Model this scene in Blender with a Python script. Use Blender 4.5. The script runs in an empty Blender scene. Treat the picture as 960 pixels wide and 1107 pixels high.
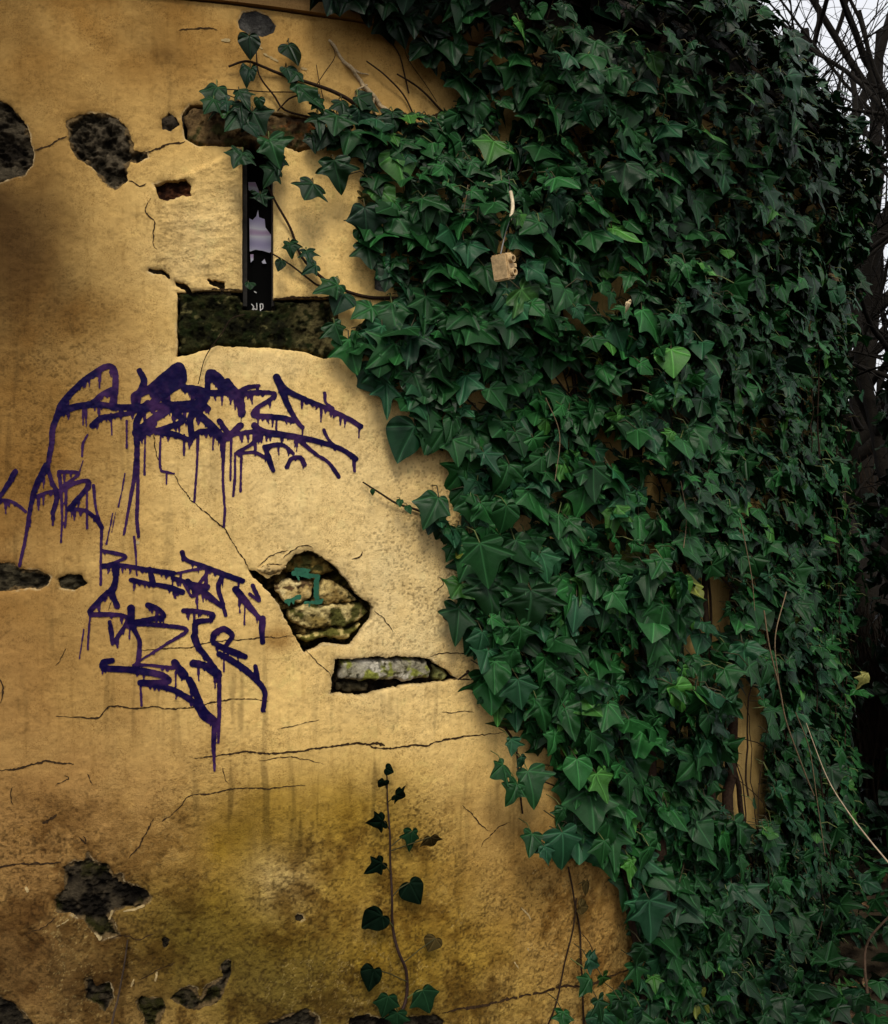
import bpy, bmesh, math, random
import numpy as np
from mathutils import Vector, Matrix

SEED = 7
rng = np.random.default_rng(SEED)
random.seed(SEED)
scene = bpy.context.scene
COL = scene.collection

# ------------------------------------------------------------------ layout
EYE = 1.5                      # camera height
F = 1029.0                     # focal length in photo pixels (960 wide)
CX, CY = 480.0, 553.5
R = 2.65                       # tower radius
PHI = math.radians(12.6)
L0 = 4.71
C = np.array([-L0 * math.sin(PHI), L0 * math.cos(PHI)])
N0 = np.array([math.sin(PHI), -math.cos(PHI)])
T0 = np.array([math.cos(PHI), math.sin(PHI)])
EAVE = 2.57
ROOF_T = math.tan(math.radians(57))
OVER = 0.05

def hit(px, py, off=0.0):
    """where the sight line through a photo pixel meets the round wall: (s, z), s = arc length"""
    px = np.asarray(px, float); py = np.asarray(py, float)
    dx = (px - CX) / F; dz = -(py - CY) / F
    r = R + off
    a = dx * dx + 1; b = -2 * (dx * C[0] + C[1]); c = C @ C - r * r
    disc = np.maximum(b * b - 4 * a * c, 0)
    t = (-b - np.sqrt(disc)) / (2 * a)
    x = t * dx - C[0]; y = t - C[1]
    th = np.arctan2(x * T0[0] + y * T0[1], x * N0[0] + y * N0[1])
    return th * R, EYE + t * dz

def hitp(pts, off=0.0):
    p = np.asarray(pts, float)
    s, z = hit(p[:, 0], p[:, 1], off)
    return np.stack([s, z], 1)

def pos(s, z, off=0.0):
    th = np.asarray(s) / R
    r = R + off
    x = C[0] + r * (np.cos(th) * N0[0] + np.sin(th) * T0[0])
    y = C[1] + r * (np.cos(th) * N0[1] + np.sin(th) * T0[1])
    return np.stack([x, y, np.broadcast_to(z, np.shape(x)).astype(float)], -1)

def radial(s):
    th = np.asarray(s) / R
    return np.stack([np.cos(th) * N0[0] + np.sin(th) * T0[0], np.cos(th) * N0[1] + np.sin(th) * T0[1], np.zeros_like(th)], -1)

def project(P):
    return CX + F * P[..., 0] / P[..., 1], CY - F * (P[..., 2] - EYE) / P[..., 1]

# ------------------------------------------------------------------ noise
def _hash(i, j, seed):
    h = (i * 374761393 + j * 668265263 + seed * 1442695041) & 0xFFFFFFFF
    h = ((h ^ (h >> 13)) * 1274126177) & 0xFFFFFFFF
    return ((h ^ (h >> 16)) & 0xFFFF) / 65535.0

def vnoise(x, y, seed=0):
    xi = np.floor(x).astype(np.int64); yi = np.floor(y).astype(np.int64)
    fx = x - xi; fy = y - yi
    fx = fx * fx * fx * (fx * (fx * 6 - 15) + 10); fy = fy * fy * fy * (fy * (fy * 6 - 15) + 10)
    a = _hash(xi, yi, seed); b = _hash(xi + 1, yi, seed); c = _hash(xi, yi + 1, seed); d = _hash(xi + 1, yi + 1, seed)
    return (a * (1 - fx) + b * fx) * (1 - fy) + (c * (1 - fx) + d * fx) * fy

def fbm(s, z, scale, octv=4, seed=0, gain=0.5):
    """fractal noise, about -1..1"""
    out = 0; amp = 1; tot = 0; ca, sa = 0.8, 0.6
    x = s / scale; y = z / scale
    for o in range(octv):
        out = out + amp * (vnoise(x + 17.3 * o, y - 9.1 * o, seed + o) * 2 - 1)
        tot += amp; amp *= gain
        x, y = (ca * x - sa * y) * 2.03, (sa * x + ca * y) * 2.03
    return out / tot * 1.5

def sstep(a, b, x):
    t = np.clip((x - a) / (b - a), 0, 1)
    return t * t * (3 - 2 * t)

def seg_dist(P, A, B):
    d = B - A; l2 = max(d @ d, 1e-12)
    t = np.clip(((P - A) @ d) / l2, 0, 1)
    return np.hypot(P[..., 0] - A[0] - t * d[0], P[..., 1] - A[1] - t * d[1])

def poly_sdf(P, poly):
    """signed distance, positive inside"""
    poly = np.asarray(poly, float)
    d = np.full(P.shape[:-1], 1e9); ins = np.zeros(P.shape[:-1], bool)
    n = len(poly)
    for i in range(n):
        A, B = poly[i], poly[(i + 1) % n]
        d = np.minimum(d, seg_dist(P, A, B))
        if A[1] != B[1]:
            cond = (A[1] > P[..., 1]) != (B[1] > P[..., 1])
            xi = (B[0] - A[0]) * (P[..., 1] - A[1]) / (B[1] - A[1]) + A[0]
            ins ^= cond & (P[..., 0] < xi)
    return np.where(ins, d, -d)

def smooth_line(pts, step=3.0, closed=False):
    p = np.asarray(pts, float)
    if len(p) < 3 and not closed:
        n = max(2, int(np.hypot(*(p[1] - p[0])) / step) + 1)
        return p[0] + (p[1] - p[0]) * np.linspace(0, 1, n)[:, None]
    if closed: q = np.vstack([p[-1], p, p[0], p[1]])
    else: q = np.vstack([2 * p[0] - p[1], p, 2 * p[-1] - p[-2]])
    out = []
    for i in range(1, len(q) - 2):
        n = max(2, int(np.linalg.norm(q[i + 1] - q[i]) / step) + 1)
        t = np.linspace(0, 1, n, endpoint=False)[:, None]
        a, b, c, d = q[i - 1], q[i], q[i + 1], q[i + 2]
        out.append(0.5 * ((2 * b) + (c - a) * t + (2 * a - 5 * b + 4 * c - d) * t * t + (3 * b - a - 3 * c + d) * t ** 3))
    if not closed: out.append(p[-1:])
    return np.vstack(out)

# ------------------------------------------------------------------ objects
def tag(o, label=None, cat=None, group=None, kind=None):
    if label: o['label'] = label
    if cat: o['category'] = cat
    if group: o['group'] = group
    if kind: o['kind'] = kind
    return o

def empty(name, loc, label, cat, group=None):
    o = bpy.data.objects.new(name, None); COL.objects.link(o); o.location = loc
    bpy.context.view_layer.update()
    return tag(o, label, cat, group)

def link(name, me, m, parent=None, label=None):
    o = bpy.data.objects.new(name, me); COL.objects.link(o)
    if m: me.materials.append(m)
    if parent is not None:
        o.parent = parent
        base = Vector((0, 0, 0)); p = parent
        while p is not None:
            base += p.location; p = p.parent
        me.transform(Matrix.Translation(-base))
    if label: o['label'] = label
    return o

def mesh_np(name, V, loops, totals, attrs=None, smooth=True, scal=None):
    me = bpy.data.meshes.new(name)
    V = np.ascontiguousarray(V, dtype=np.float32)
    loops = np.ascontiguousarray(loops, dtype=np.int32); totals = np.ascontiguousarray(totals, dtype=np.int32)
    me.vertices.add(len(V)); me.vertices.foreach_set('co', V.ravel())
    me.loops.add(len(loops)); me.loops.foreach_set('vertex_index', loops)
    me.polygons.add(len(totals))
    st = np.zeros(len(totals), np.int32); st[1:] = np.cumsum(totals)[:-1]
    me.polygons.foreach_set('loop_start', st)
    try: me.polygons.foreach_set('loop_total', totals)
    except Exception: pass
    me.polygons.foreach_set('use_smooth', np.full(len(totals), smooth, dtype=bool))
    for k, a in (attrs or {}).items():
        at = me.attributes.new(k, 'FLOAT_VECTOR', 'POINT')
        at.data.foreach_set('vector', np.ascontiguousarray(a, dtype=np.float32).ravel())
    for k, a in (scal or {}).items():
        at = me.attributes.new(k, 'FLOAT', 'POINT'); at.data.foreach_set('value', np.ascontiguousarray(a, dtype=np.float32).ravel())
    me.update(calc_edges=True); me.validate()
    return me

def clip_grid(Fv):
    """marching squares: keep where Fv > 0.  Fv[nz, ns]"""
    nz, ns = Fv.shape
    f = Fv.ravel(); inn = Fv > 0
    cnt = inn[:-1, :-1].astype(int) + inn[:-1, 1:] + inn[1:, :-1] + inn[1:, 1:]
    jj, ii = np.nonzero(cnt == 4)
    v0 = jj * ns + ii
    quads = np.stack([v0, v0 + 1, v0 + ns + 1, v0 + ns], 1)
    nG = nz * ns
    ea, eb, et, ekey = [], [], [], {}
    polys, segs = [], []
    def cross(a, b):
        k = (a, b) if a < b else (b, a)
        if k in ekey: return ekey[k]
        t = f[k[0]] / (f[k[0]] - f[k[1]])
        ekey[k] = nG + len(ea); ea.append(k[0]); eb.append(k[1]); et.append(min(max(t, .01), .99))
        return ekey[k]
    jm, im = np.nonzero((cnt > 0) & (cnt < 4))
    for j, i in zip(jm.tolist(), im.tolist()):
        c = [j * ns + i, j * ns + i + 1, (j + 1) * ns + i + 1, (j + 1) * ns + i]
        poly = []; exit_v = None; pend = []
        for k in range(4):
            a, b = c[k], c[(k + 1) % 4]
            if f[a] > 0: poly.append(a)
            if (f[a] > 0) != (f[b] > 0):
                x = cross(a, b); poly.append(x); pend.append((x, f[a] > 0))
        if len(poly) >= 3: polys.append(poly)
        for q in range(len(pend)):
            x, leaving = pend[q]
            if leaving: segs.append((x, pend[(q + 1) % len(pend)][0]))
    loops = quads.ravel().tolist() if len(quads) < 1 else None
    pl = [v for p in polys for v in p]
    loops = np.concatenate([quads.ravel(), np.array(pl, dtype=np.int64)]).astype(np.int64)
    totals = np.concatenate([np.full(len(quads), 4), np.array([len(p) for p in polys], dtype=np.int64)]).astype(np.int64)
    used = np.unique(loops)
    gused = used[used < nG]; eused = used[used >= nG] - nG
    remap = np.full(nG + len(ea), -1); remap[used] = np.arange(len(used))
    ea = np.array(ea, dtype=np.int64); eb = np.array(eb, dtype=np.int64); et = np.array(et, float)
    def pick(arr):
        arr = np.asarray(arr).reshape(nG, -1)
        g = arr[gused]
        if len(eused):
            t = et[eused][:, None]
            g = np.vstack([g, arr[ea[eused]] * (1 - t) + arr[eb[eused]] * t])
        return g
    segs = [(remap[a], remap[b]) for a, b in segs if remap[a] >= 0 and remap[b] >= 0]
    return remap[loops], totals, pick, np.array(segs, dtype=np.int64).reshape(-1, 2)

def tubes(paths, sides=6):
    """paths: list of (points Nx3, radii N). returns V, loops, totals"""
    Vs, Fs, base = [], [], 0
    ang = np.linspace(0, 2 * math.pi, sides, endpoint=False)
    for pts, rad in paths:
        pts = np.asarray(pts, float); rad = np.broadcast_to(np.asarray(rad, float), (len(pts),))
        n = len(pts)
        d = np.gradient(pts, axis=0); d /= np.linalg.norm(d, axis=1)[:, None] + 1e-9
        up = np.array([0.31, 0.17, 0.93]) if abs(d[0] @ np.array([0.31, 0.17, 0.93])) < .9 else np.array([1., .1, 0])
        u = np.cross(d, up); u /= np.linalg.norm(u, axis=1)[:, None] + 1e-9
        w = np.cross(d, u)
        ring = pts[:, None] + rad[:, None, None] * (np.cos(ang)[None, :, None] * u[:, None] + np.sin(ang)[None, :, None] * w[:, None])
        Vs.append(ring.reshape(-1, 3))
        i = np.arange(n - 1)[:, None] * sides; k = np.arange(sides)[None]; k2 = (k + 1) % sides
        q = np.stack([base + i + k, base + i + k2, base + i + sides + k2, base + i + sides + k], -1).reshape(-1, 4)
        Fs.append(q); base += n * sides
    V = np.vstack(Vs); Q = np.vstack(Fs)
    return V, Q.ravel(), np.full(len(Q), 4)

def tube_obj(name, paths, m, parent=None, sides=6, label=None, col=None):
    V, l, t = tubes(paths, sides)
    at = {'col': np.tile(np.array(col, float), (len(V), 1))} if col is not None else None
    return link(name, mesh_np(name, V, l, t, at), m, parent, label)

# ------------------------------------------------------------------ materials
class NT:
    def __init__(s, name):
        s.m = bpy.data.materials.new(name); s.m.use_nodes = True
        s.t = s.m.node_tree; s.t.nodes.clear()
        s.out = s.n('ShaderNodeOutputMaterial')
    def n(s, typ, **kw):
        nd = s.t.nodes.new(typ)
        for k, v in kw.items():
            if k.startswith('_'): setattr(nd, k[1:], v)
        return nd
    def l(s, a, b): s.t.links.new(a, b)
    def math(s, op, a, b=None, c=None, clamp=False):
        nd = s.t.nodes.new('ShaderNodeMath'); nd.operation = op; nd.use_clamp = clamp
        for i, v in enumerate((a, b, c)):
            if v is None: continue
            if isinstance(v, (int, float)): nd.inputs[i].default_value = v
            else: s.l(v, nd.inputs[i])
        return nd.outputs[0]
    def noise(s, scale, detail=4, rough=.6, vec=None, dist=0):
        nd = s.t.nodes.new('ShaderNodeTexNoise'); nd.inputs['Scale'].default_value = scale
        nd.inputs['Detail'].default_value = detail; nd.inputs['Roughness'].default_value = rough
        nd.inputs['Distortion'].default_value = dist
        if vec is not None: s.l(vec, nd.inputs['Vector'])
        return nd.outputs['Fac']
    def ramp(s, fac, stops):
        nd = s.t.nodes.new('ShaderNodeValToRGB'); s.l(fac, nd.inputs[0])
        e = nd.color_ramp.elements
        while len(e) < len(stops): e.new(.5)
        for i, (p, c) in enumerate(stops):
            e[i].position = p; e[i].color = (*c, 1) if len(c) == 3 else c
        return nd.outputs[0]
    def mix(s, fac, a, b, typ='MIX'):
        nd = s.t.nodes.new('ShaderNodeMix'); nd.data_type = 'RGBA'; nd.blend_type = typ
        for sock, v in ((nd.inputs[0], fac), (nd.inputs[6], a), (nd.inputs[7], b)):
            if isinstance(v, (int, float)): sock.default_value = v
            elif isinstance(v, tuple): sock.default_value = (*v, 1) if len(v) == 3 else v
            else: s.l(v, sock)
        return nd.outputs[2]
    def attr(s, name):
        nd = s.t.nodes.new('ShaderNodeAttribute'); nd.attribute_name = name; return nd
    def vecmath(s, op, a, b):
        nd = s.t.nodes.new('ShaderNodeVectorMath'); nd.operation = op
        s.l(a, nd.inputs[0])
        if isinstance(b, tuple): nd.inputs[1].default_value = b
        else: s.l(b, nd.inputs[1])
        return nd.outputs[0]
    def bsdf(s, color, rough=.8, spec=.3, height=None, dist=.002, strength=1.0):
        b = s.t.nodes.new('ShaderNodeBsdfPrincipled')
        if isinstance(color, tuple): b.inputs['Base Color'].default_value = (*color, 1)
        else: s.l(color, b.inputs['Base Color'])
        if isinstance(rough, (int, float)): b.inputs['Roughness'].default_value = rough
        else: s.l(rough, b.inputs['Roughness'])
        b.inputs['Specular IOR Level'].default_value = spec
        if height is not None:
            bp = s.t.nodes.new('ShaderNodeBump'); bp.inputs['Distance'].default_value = dist; bp.inputs['Strength'].default_value = strength
            s.l(height, bp.inputs['Height']); s.l(bp.outputs[0], b.inputs['Normal'])
        s.l(b.outputs[0], s.out.inputs[0])
        return b
    def coords(s):
        nd = s.t.nodes.new('ShaderNodeNewGeometry'); return nd.outputs['Position']

def mat_plaster():
    k = NT('weathered_ochre_plaster'); p = k.coords(); c = k.attr('col').outputs['Color']
    n1 = k.noise(55, 6, .7, p); n2 = k.noise(330, 4, .75, p); n3 = k.noise(18, 5, .65, p, .6)
    st = k.vecmath('MULTIPLY', p, (1.0, 1.0, 0.16)); n4 = k.noise(70, 4, .6, st)
    f = k.math('MULTIPLY_ADD', k.math('SUBTRACT', n1, .5), k.math('MULTIPLY_ADD', k.attr('rgh').outputs['Fac'], .75, .12), .93)
    col = k.mix(1.0, c, k.ramp(f, [(.55, (.46, .40, .33)), (.84, (.86, .84, .81)), (1, (1.0, 1.0, 1.0))]), 'MULTIPLY')
    speck = k.math('MULTIPLY', k.ramp(n2, [(.50, (0, 0, 0)), (.64, (1, 1, 1))]), k.ramp(n3, [(.38, (0, 0, 0)), (.66, (1, 1, 1))]))
    col = k.mix(k.math('MULTIPLY', speck, .9), col, k.mix(1.0, col, (.42, .35, .27), 'MULTIPLY'))
    col = k.mix(k.math('MULTIPLY', k.ramp(n4, [(.52, (0, 0, 0)), (.72, (1, 1, 1))]), .4), col, k.mix(1.0, col, (.55, .50, .40), 'MULTIPLY'))
    pale = k.ramp(k.noise(120, 3, .6, p), [(.63, (0, 0, 0)), (.72, (1, 1, 1))])
    col = k.mix(k.math('MULTIPLY', pale, .25), col, k.mix(1.0, col, (1.35, 1.38, 1.45), 'MULTIPLY'))
    h = k.math('ADD', k.math('MULTIPLY', n1, .9), k.math('MULTIPLY', n2, .5))
    rg_ = k.attr('rgh').outputs['Fac']
    b_ = k.bsdf(col, .9, .10, k.math('MULTIPLY', h, rg_), .008, 1.0)
    return k.m

def mat_attr(name, rough=.85, spec=.2, ns=60, amp=.8, bump=.003, ns2=300):
    k = NT(name); p = k.coords(); c = k.attr('col').outputs['Color']
    n1 = k.noise(ns, 6, .7, p); n2 = k.noise(ns2, 4, .7, p)
    g = k.math('MULTIPLY_ADD', n1, 2 * amp, 1 - amp)
    g = k.math('MULTIPLY', g, k.math('MULTIPLY_ADD', n2, amp, 1 - amp * .5))
    cmb = k.n('ShaderNodeCombineColor')
    for i in range(3): k.l(g, cmb.inputs[i])
    col = k.mix(1.0, c, cmb.outputs[0], 'MULTIPLY')
    k.bsdf(col, rough, spec, k.math('ADD', n1, k.math('MULTIPLY', n2, .5)), bump)
    return k.m

def mat_plain(name, color, rough=.7, spec=.3, ns=80, amp=.5, bump=.001):
    k = NT(name); p = k.coords(); n1 = k.noise(ns, 5, .65, p)
    lo = tuple(v * (1 - amp) for v in color); hi = tuple(min(1, v * (1 + amp)) for v in color)
    k.bsdf(k.ramp(n1, [(.3, lo), (.7, hi)]), rough, spec, n1, bump)
    return k.m

def mat_leaf(name='ivy_leaf', gloss=.42, spec=.17, add=1.0):
    k = NT(name); c = k.attr('col').outputs['Color']
    sep = k.n('ShaderNodeSeparateXYZ'); k.l(k.attr('luv').outputs['Vector'], sep.inputs[0])
    ax = k.math('ABSOLUTE', sep.outputs[0]); y = sep.outputs[1]
    d = k.math('ADD', ax, k.math('MULTIPLY', k.math('LESS_THAN', y, 0.0), 1.0))
    for dx, dy in ((.87, .50), (.985, -.16)):
        e = k.math('ABSOLUTE', k.math('SUBTRACT', k.math('MULTIPLY', ax, dy), k.math('MULTIPLY', y, dx)))
        d = k.math('MINIMUM', d, e)
    # side veins, herringbone to the midrib
    w = k.math('ABSOLUTE', k.math('SINE', k.math('MULTIPLY', k.math('SUBTRACT', y, k.math('MULTIPLY', ax, .9)), 21.0)))
    side = k.math('MULTIPLY', k.math('SUBTRACT', .16, w, clamp=True), 2.0)
    vein = k.math('MULTIPLY', k.math('SUBTRACT', .030, d, clamp=True), 40.0, clamp=True)
    p = k.coords(); n1 = k.noise(45, 4, .6, p); n2 = k.noise(400, 3, .6, p)
    g = k.math('MULTIPLY_ADD', n1, 1.0, .5)
    cmb = k.n('ShaderNodeCombineColor')
    for i in range(3): k.l(g, cmb.inputs[i])
    col = k.mix(1.0, c, cmb.outputs[0], 'MULTIPLY')
    pale = k.mix(1.0, k.mix(1.0, c, (2.1, 2.0, 2.0), 'MULTIPLY'), (.008 * add, .018 * add, .010 * add), 'ADD')
    col = k.mix(k.math('MULTIPLY', vein, .95), col, pale)
    col = k.mix(k.math('MULTIPLY', side, .8), col, pale)
    h = k.math('ADD', k.math('MULTIPLY', k.math('MINIMUM', d, .09), 6.0), k.math('MULTIPLY', n2, .12))
    k.bsdf(col, k.math('MULTIPLY_ADD', n1, .25, gloss - .1), spec, h, .006, .7)
    return k.m

M_PLASTER = mat_plaster()
M_STONE = mat_attr('old_rubble_stone', .95, .06, 85, 1.0, .010, 260)
M_STONE2 = mat_attr('squared_stone', .92, .08, 75, .95, .008, 240)
M_LEAF = mat_leaf()
M_LEAF_DARK = mat_leaf('dark_shoot_leaf', .7, .015, .12)
M_STEM = mat_plain('ivy_bark', (.024, .014, .009), .9, .08, 140, .6, .002)
M_STEM_PALE = mat_plain('dry_root', (.34, .25, .14), .85, .2, 160, .5, .002)
M_WOOD = mat_attr('bare_bark', .92, .1, 25, .7, .01, 120)
M_PAINT = mat_attr('purple_spray_paint', .6, .08, 90, .45, .0006)
M_ROOF = mat_plain('dark_roof_shingle', (.03, .026, .023), .9, .1, 30, .5, .01)
M_DARK = mat_plain('near_black_recess', (.010, .009, .008), .95, .05, 40, .5, .003)  # near-black back of the slit
M_CRACK = mat_plain('crack_shadow_dirt', (.035, .02, .010), .95, .05, 200, .5, .0)

# ------------------------------------------------------------------ world, sun, camera
SUN_EL, SUN_TH = math.radians(54), math.radians(-4)
world = bpy.data.worlds.new('World'); scene.world = world; world.use_nodes = True
wt = world.node_tree; bg = wt.nodes['Background']
sky = wt.nodes.new('ShaderNodeTexSky'); sky.sky_type = 'NISHITA'; sky.sun_disc = False
sky.sun_elevation = SUN_EL; sky.dust_density = 6; sky.air_density = 1.2; sky.ozone_density = 1
mx = wt.nodes.new('ShaderNodeMix'); mx.data_type = 'RGBA'; mx.inputs[0].default_value = .86
mx.inputs[7].default_value = (8.6, 8.7, 9.0, 1)          # the grey-white overcast layer
wt.links.new(sky.outputs[0], mx.inputs[6]); wt.links.new(mx.outputs[2], bg.inputs[0])
bg.inputs[1].default_value = .118
sd = radial(np.array([SUN_TH * R]))[0]
sdir = Vector((sd[0] * math.cos(SUN_EL), sd[1] * math.cos(SUN_EL), math.sin(SUN_EL)))
sky.sun_rotation = math.atan2(sdir.x, sdir.y)
sl = bpy.data.lights.new('Sun', 'SUN'); sl.energy = 2.5; sl.angle = math.radians(20); sl.color = (1, .94, .80)
so = bpy.data.objects.new('Sun', sl); COL.objects.link(so)
so.rotation_euler = sdir.to_track_quat('Z', 'Y').to_euler(); so.location = sdir * 20
cd = bpy.data.cameras.new('Camera'); cam = bpy.data.objects.new('Camera', cd); COL.objects.link(cam)
cam.location = (0, 0, EYE); cam.rotation_euler = (math.pi / 2, 0, 0)
cd.sensor_fit = 'HORIZONTAL'; cd.sensor_width = 36; cd.lens = 36 * F / 960; cd.clip_start = .02; cd.clip_end = 500
scene.camera = cam
scene.view_settings.view_transform = 'Standard'; scene.view_settings.look = 'None'
scene.view_settings.exposure = 0; scene.view_settings.gamma = 1
scene.render.engine = 'CYCLES'
scene.cycles.use_denoising = True
scene.cycles.max_bounces = 6; scene.cycles.diffuse_bounces = 3; scene.cycles.glossy_bounces = 2
scene.cycles.sample_clamp_indirect = 4

# ------------------------------------------------------------------ the tower
tower = empty('round_tower', (C[0], C[1], 0), 'old round tower with crumbling ochre plaster, purple graffiti and a narrow slit window', 'tower')

HOLES = {
 'corner_stone': [(-60,108),(-30,100),(0,108),(12,115),(28,135),(36,162),(35,178),(25,190),(0,197),(-30,205),(-60,180)],
 'face_stone': [(70,130),(88,121),(115,121),(135,133),(145,155),(143,162),(158,163),(160,170),(150,176),(140,174),(137,195),(124,206),(110,195),(100,180),(92,175),(84,172),(77,160),(72,145)],
 'small_stone': [(173,128),(182,121),(191,126),(193,134),(184,141),(175,138)],
 'brown_hole': [(164,197),(180,194),(200,194),(207,200),(206,208),(211,214),(200,213),(180,217),(172,215)],
 'oval_stone': [(257,22),(263,13),(276,11),(290,16),(298,27),(296,35),(284,39),(269,36),(259,30)],
 'lintel': [(196,124),(205,113),(225,113),(290,119),(330,126),(352,140),(348,158),(322,163),(300,157),(250,158),(215,157),(200,150)],
 'slit': [(262,150),(296,150),(296,333),(262,333)],
 'sill': [(191,316),(225,314),(262,314),(297,322),(330,322),(366,322),(368,360),(367,385),(350,388),(330,381),(290,376),(235,374),(205,383),(191,385)],
 'rubble': [(268,616),(276,618),(288,626),(302,621),(318,600),(335,594),(350,602),(370,618),(390,645),(404,655),(402,670),(380,699),(355,696),(330,705),(315,682),(298,648),(284,634),(274,624)],
 'brick_slot': [(363,713),(395,711),(440,710),(465,712),(480,722),(497,735),(470,739),(440,742),(412,748),(400,752),(358,750),(358,735)],
 'edge_stone': [(-30,606),(0,608),(15,608),(20,615),(40,617),(55,624),(50,633),(40,636),(0,640),(-30,640)],
 'pebble': [(62,626),(72,621),(88,623),(95,631),(80,637),(65,635)],
 'big_scar': [(66,937),(80,932),(92,932),(94,925),(100,932),(116,935),(122,945),(132,945),(133,955),(148,957),(160,963),(164,971),(155,982),(140,983),(125,985),(119,992),(124,1003),(129,1013),(116,1013),(108,1019),(95,1005),(88,995),(77,990),(60,987),(55,974),(68,962),(69,948)],
 'scar_right': [(184,1081),(192,1071),(205,1066),(212,1070),(216,1078),(222,1066),(240,1057),(238,1045),(243,1039),(250,1041),(250,1056),(244,1068),(238,1082),(228,1090),(210,1093),(195,1088)],
 'scar_low': [(91,1060),(97,1057),(103,1067),(118,1064),(123,1080),(113,1095),(103,1086),(92,1082)],
 'scar_foot': [(146,1084),(152,1077),(165,1080),(176,1080),(179,1090),(172,1107),(172,1130),(154,1130),(156,1105)],
 'corner_scar': [(-30,1068),(0,1078),(15,1086),(30,1100),(48,1125),(-30,1130)],
 'base_scar': [(270,1112),(288,1106),(310,1098),(330,1091),(345,1100),(350,1125),(270,1130)],
 'base_hole': [(378,1101),(398,1098),(415,1102),(470,1098),(482,1104),(478,1125),(375,1130)],
 'nail_hole': [(319,992),(322,989),(327,990),(329,994),(325,997),(320,996)],
 'chip': [(174,1016),(178,1013),(182,1016),(181,1023),(177,1026)],
 'chip_edge': [(161,290),(167,291),(176,292),(184,296),(183,301),(175,296),(166,296),(161,293)],
 'chip_step': [(189,303),(200,306),(208,313),(207,318),(196,314),(190,309)],
 'chip_flag': [(225,302),(243,304),(244,312),(240,317),(236,311),(228,308)],
 'chip_side': [(405,300),(413,297),(420,308),(418,318),(407,312)],
}
HP = {k: hitp(v) for k, v in HOLES.items()}
CELL = 0.0021
S0, S1, Z0, Z1 = -0.84, 1.22, 0.26, EAVE
ns = int((S1 - S0) / CELL) + 1; nz = int((Z1 - Z0) / CELL) + 1
sg = np.linspace(S0, S1, ns); zg = np.linspace(Z0, Z1, nz)
SS, ZZ = np.meshgrid(sg, zg)
PXg, PYg = project(pos(SS, ZZ))

def local(poly, m=.03):
    lo = poly.min(0) - m; hi = poly.max(0) + m
    i0 = max(0, int((lo[0] - S0) / CELL)); i1 = min(ns, int((hi[0] - S0) / CELL) + 2)
    j0 = max(0, int((lo[1] - Z0) / CELL)); j1 = min(nz, int((hi[1] - Z0) / CELL) + 2)
    return slice(j0, j1), slice(i0, i1)

field = np.full((nz, ns), .05)
near = np.full((nz, ns), .05)
jag = fbm(SS, ZZ, .024, 5, 11, .72)
for k, poly in HP.items():
    w = local(poly)
    P = np.stack([SS[w], ZZ[w]], -1)
    amp = {'slit': .0006, 'sill': .002, 'lintel': .003, 'nail_hole': .001, 'oval_stone': .0015}.get(k, .0042)
    d = -poly_sdf(P, poly) + amp * jag[w]
    field[w] = np.minimum(field[w], d)
field_d = np.clip(field, -.05, .05)

# relief of the plaster: trowel waves, blistered edges, a rough raised panel beside the slit
disp = .0022 * fbm(SS, ZZ, .16, 3, 3) + .0010 * fbm(SS, ZZ, .035, 3, 5) + .0005 * fbm(SS, ZZ, .010, 2, 6)
panel = poly_sdf(np.stack([PXg, PYg], -1), [(165,205),(200,188),(262,160),(262,316),(225,318),(205,316),(180,300),(165,290),(172,240)])
pw = sstep(-3, 5, panel)
disp += pw * (.0034 + .0030 * fbm(SS * .6, ZZ, .026, 5, 21, .66))
panel2 = poly_sdf(np.stack([PXg, PYg], -1), [(296,165),(350,170),(380,240),(360,322),(296,322)])
pw2 = sstep(-10, 20, panel2)
rough_low = sstep(800, 960, PYg + 60 * fbm(SS, ZZ, .2, 3, 31))
disp += rough_low * .0020 * fbm(SS, ZZ, .016, 4, 33, .7)
disp -= .004 * np.exp(-np.maximum(field_d, 0) / .006) * (field_d > -.01)      # the broken edge is worn back
disp = disp.astype(float)

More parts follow.
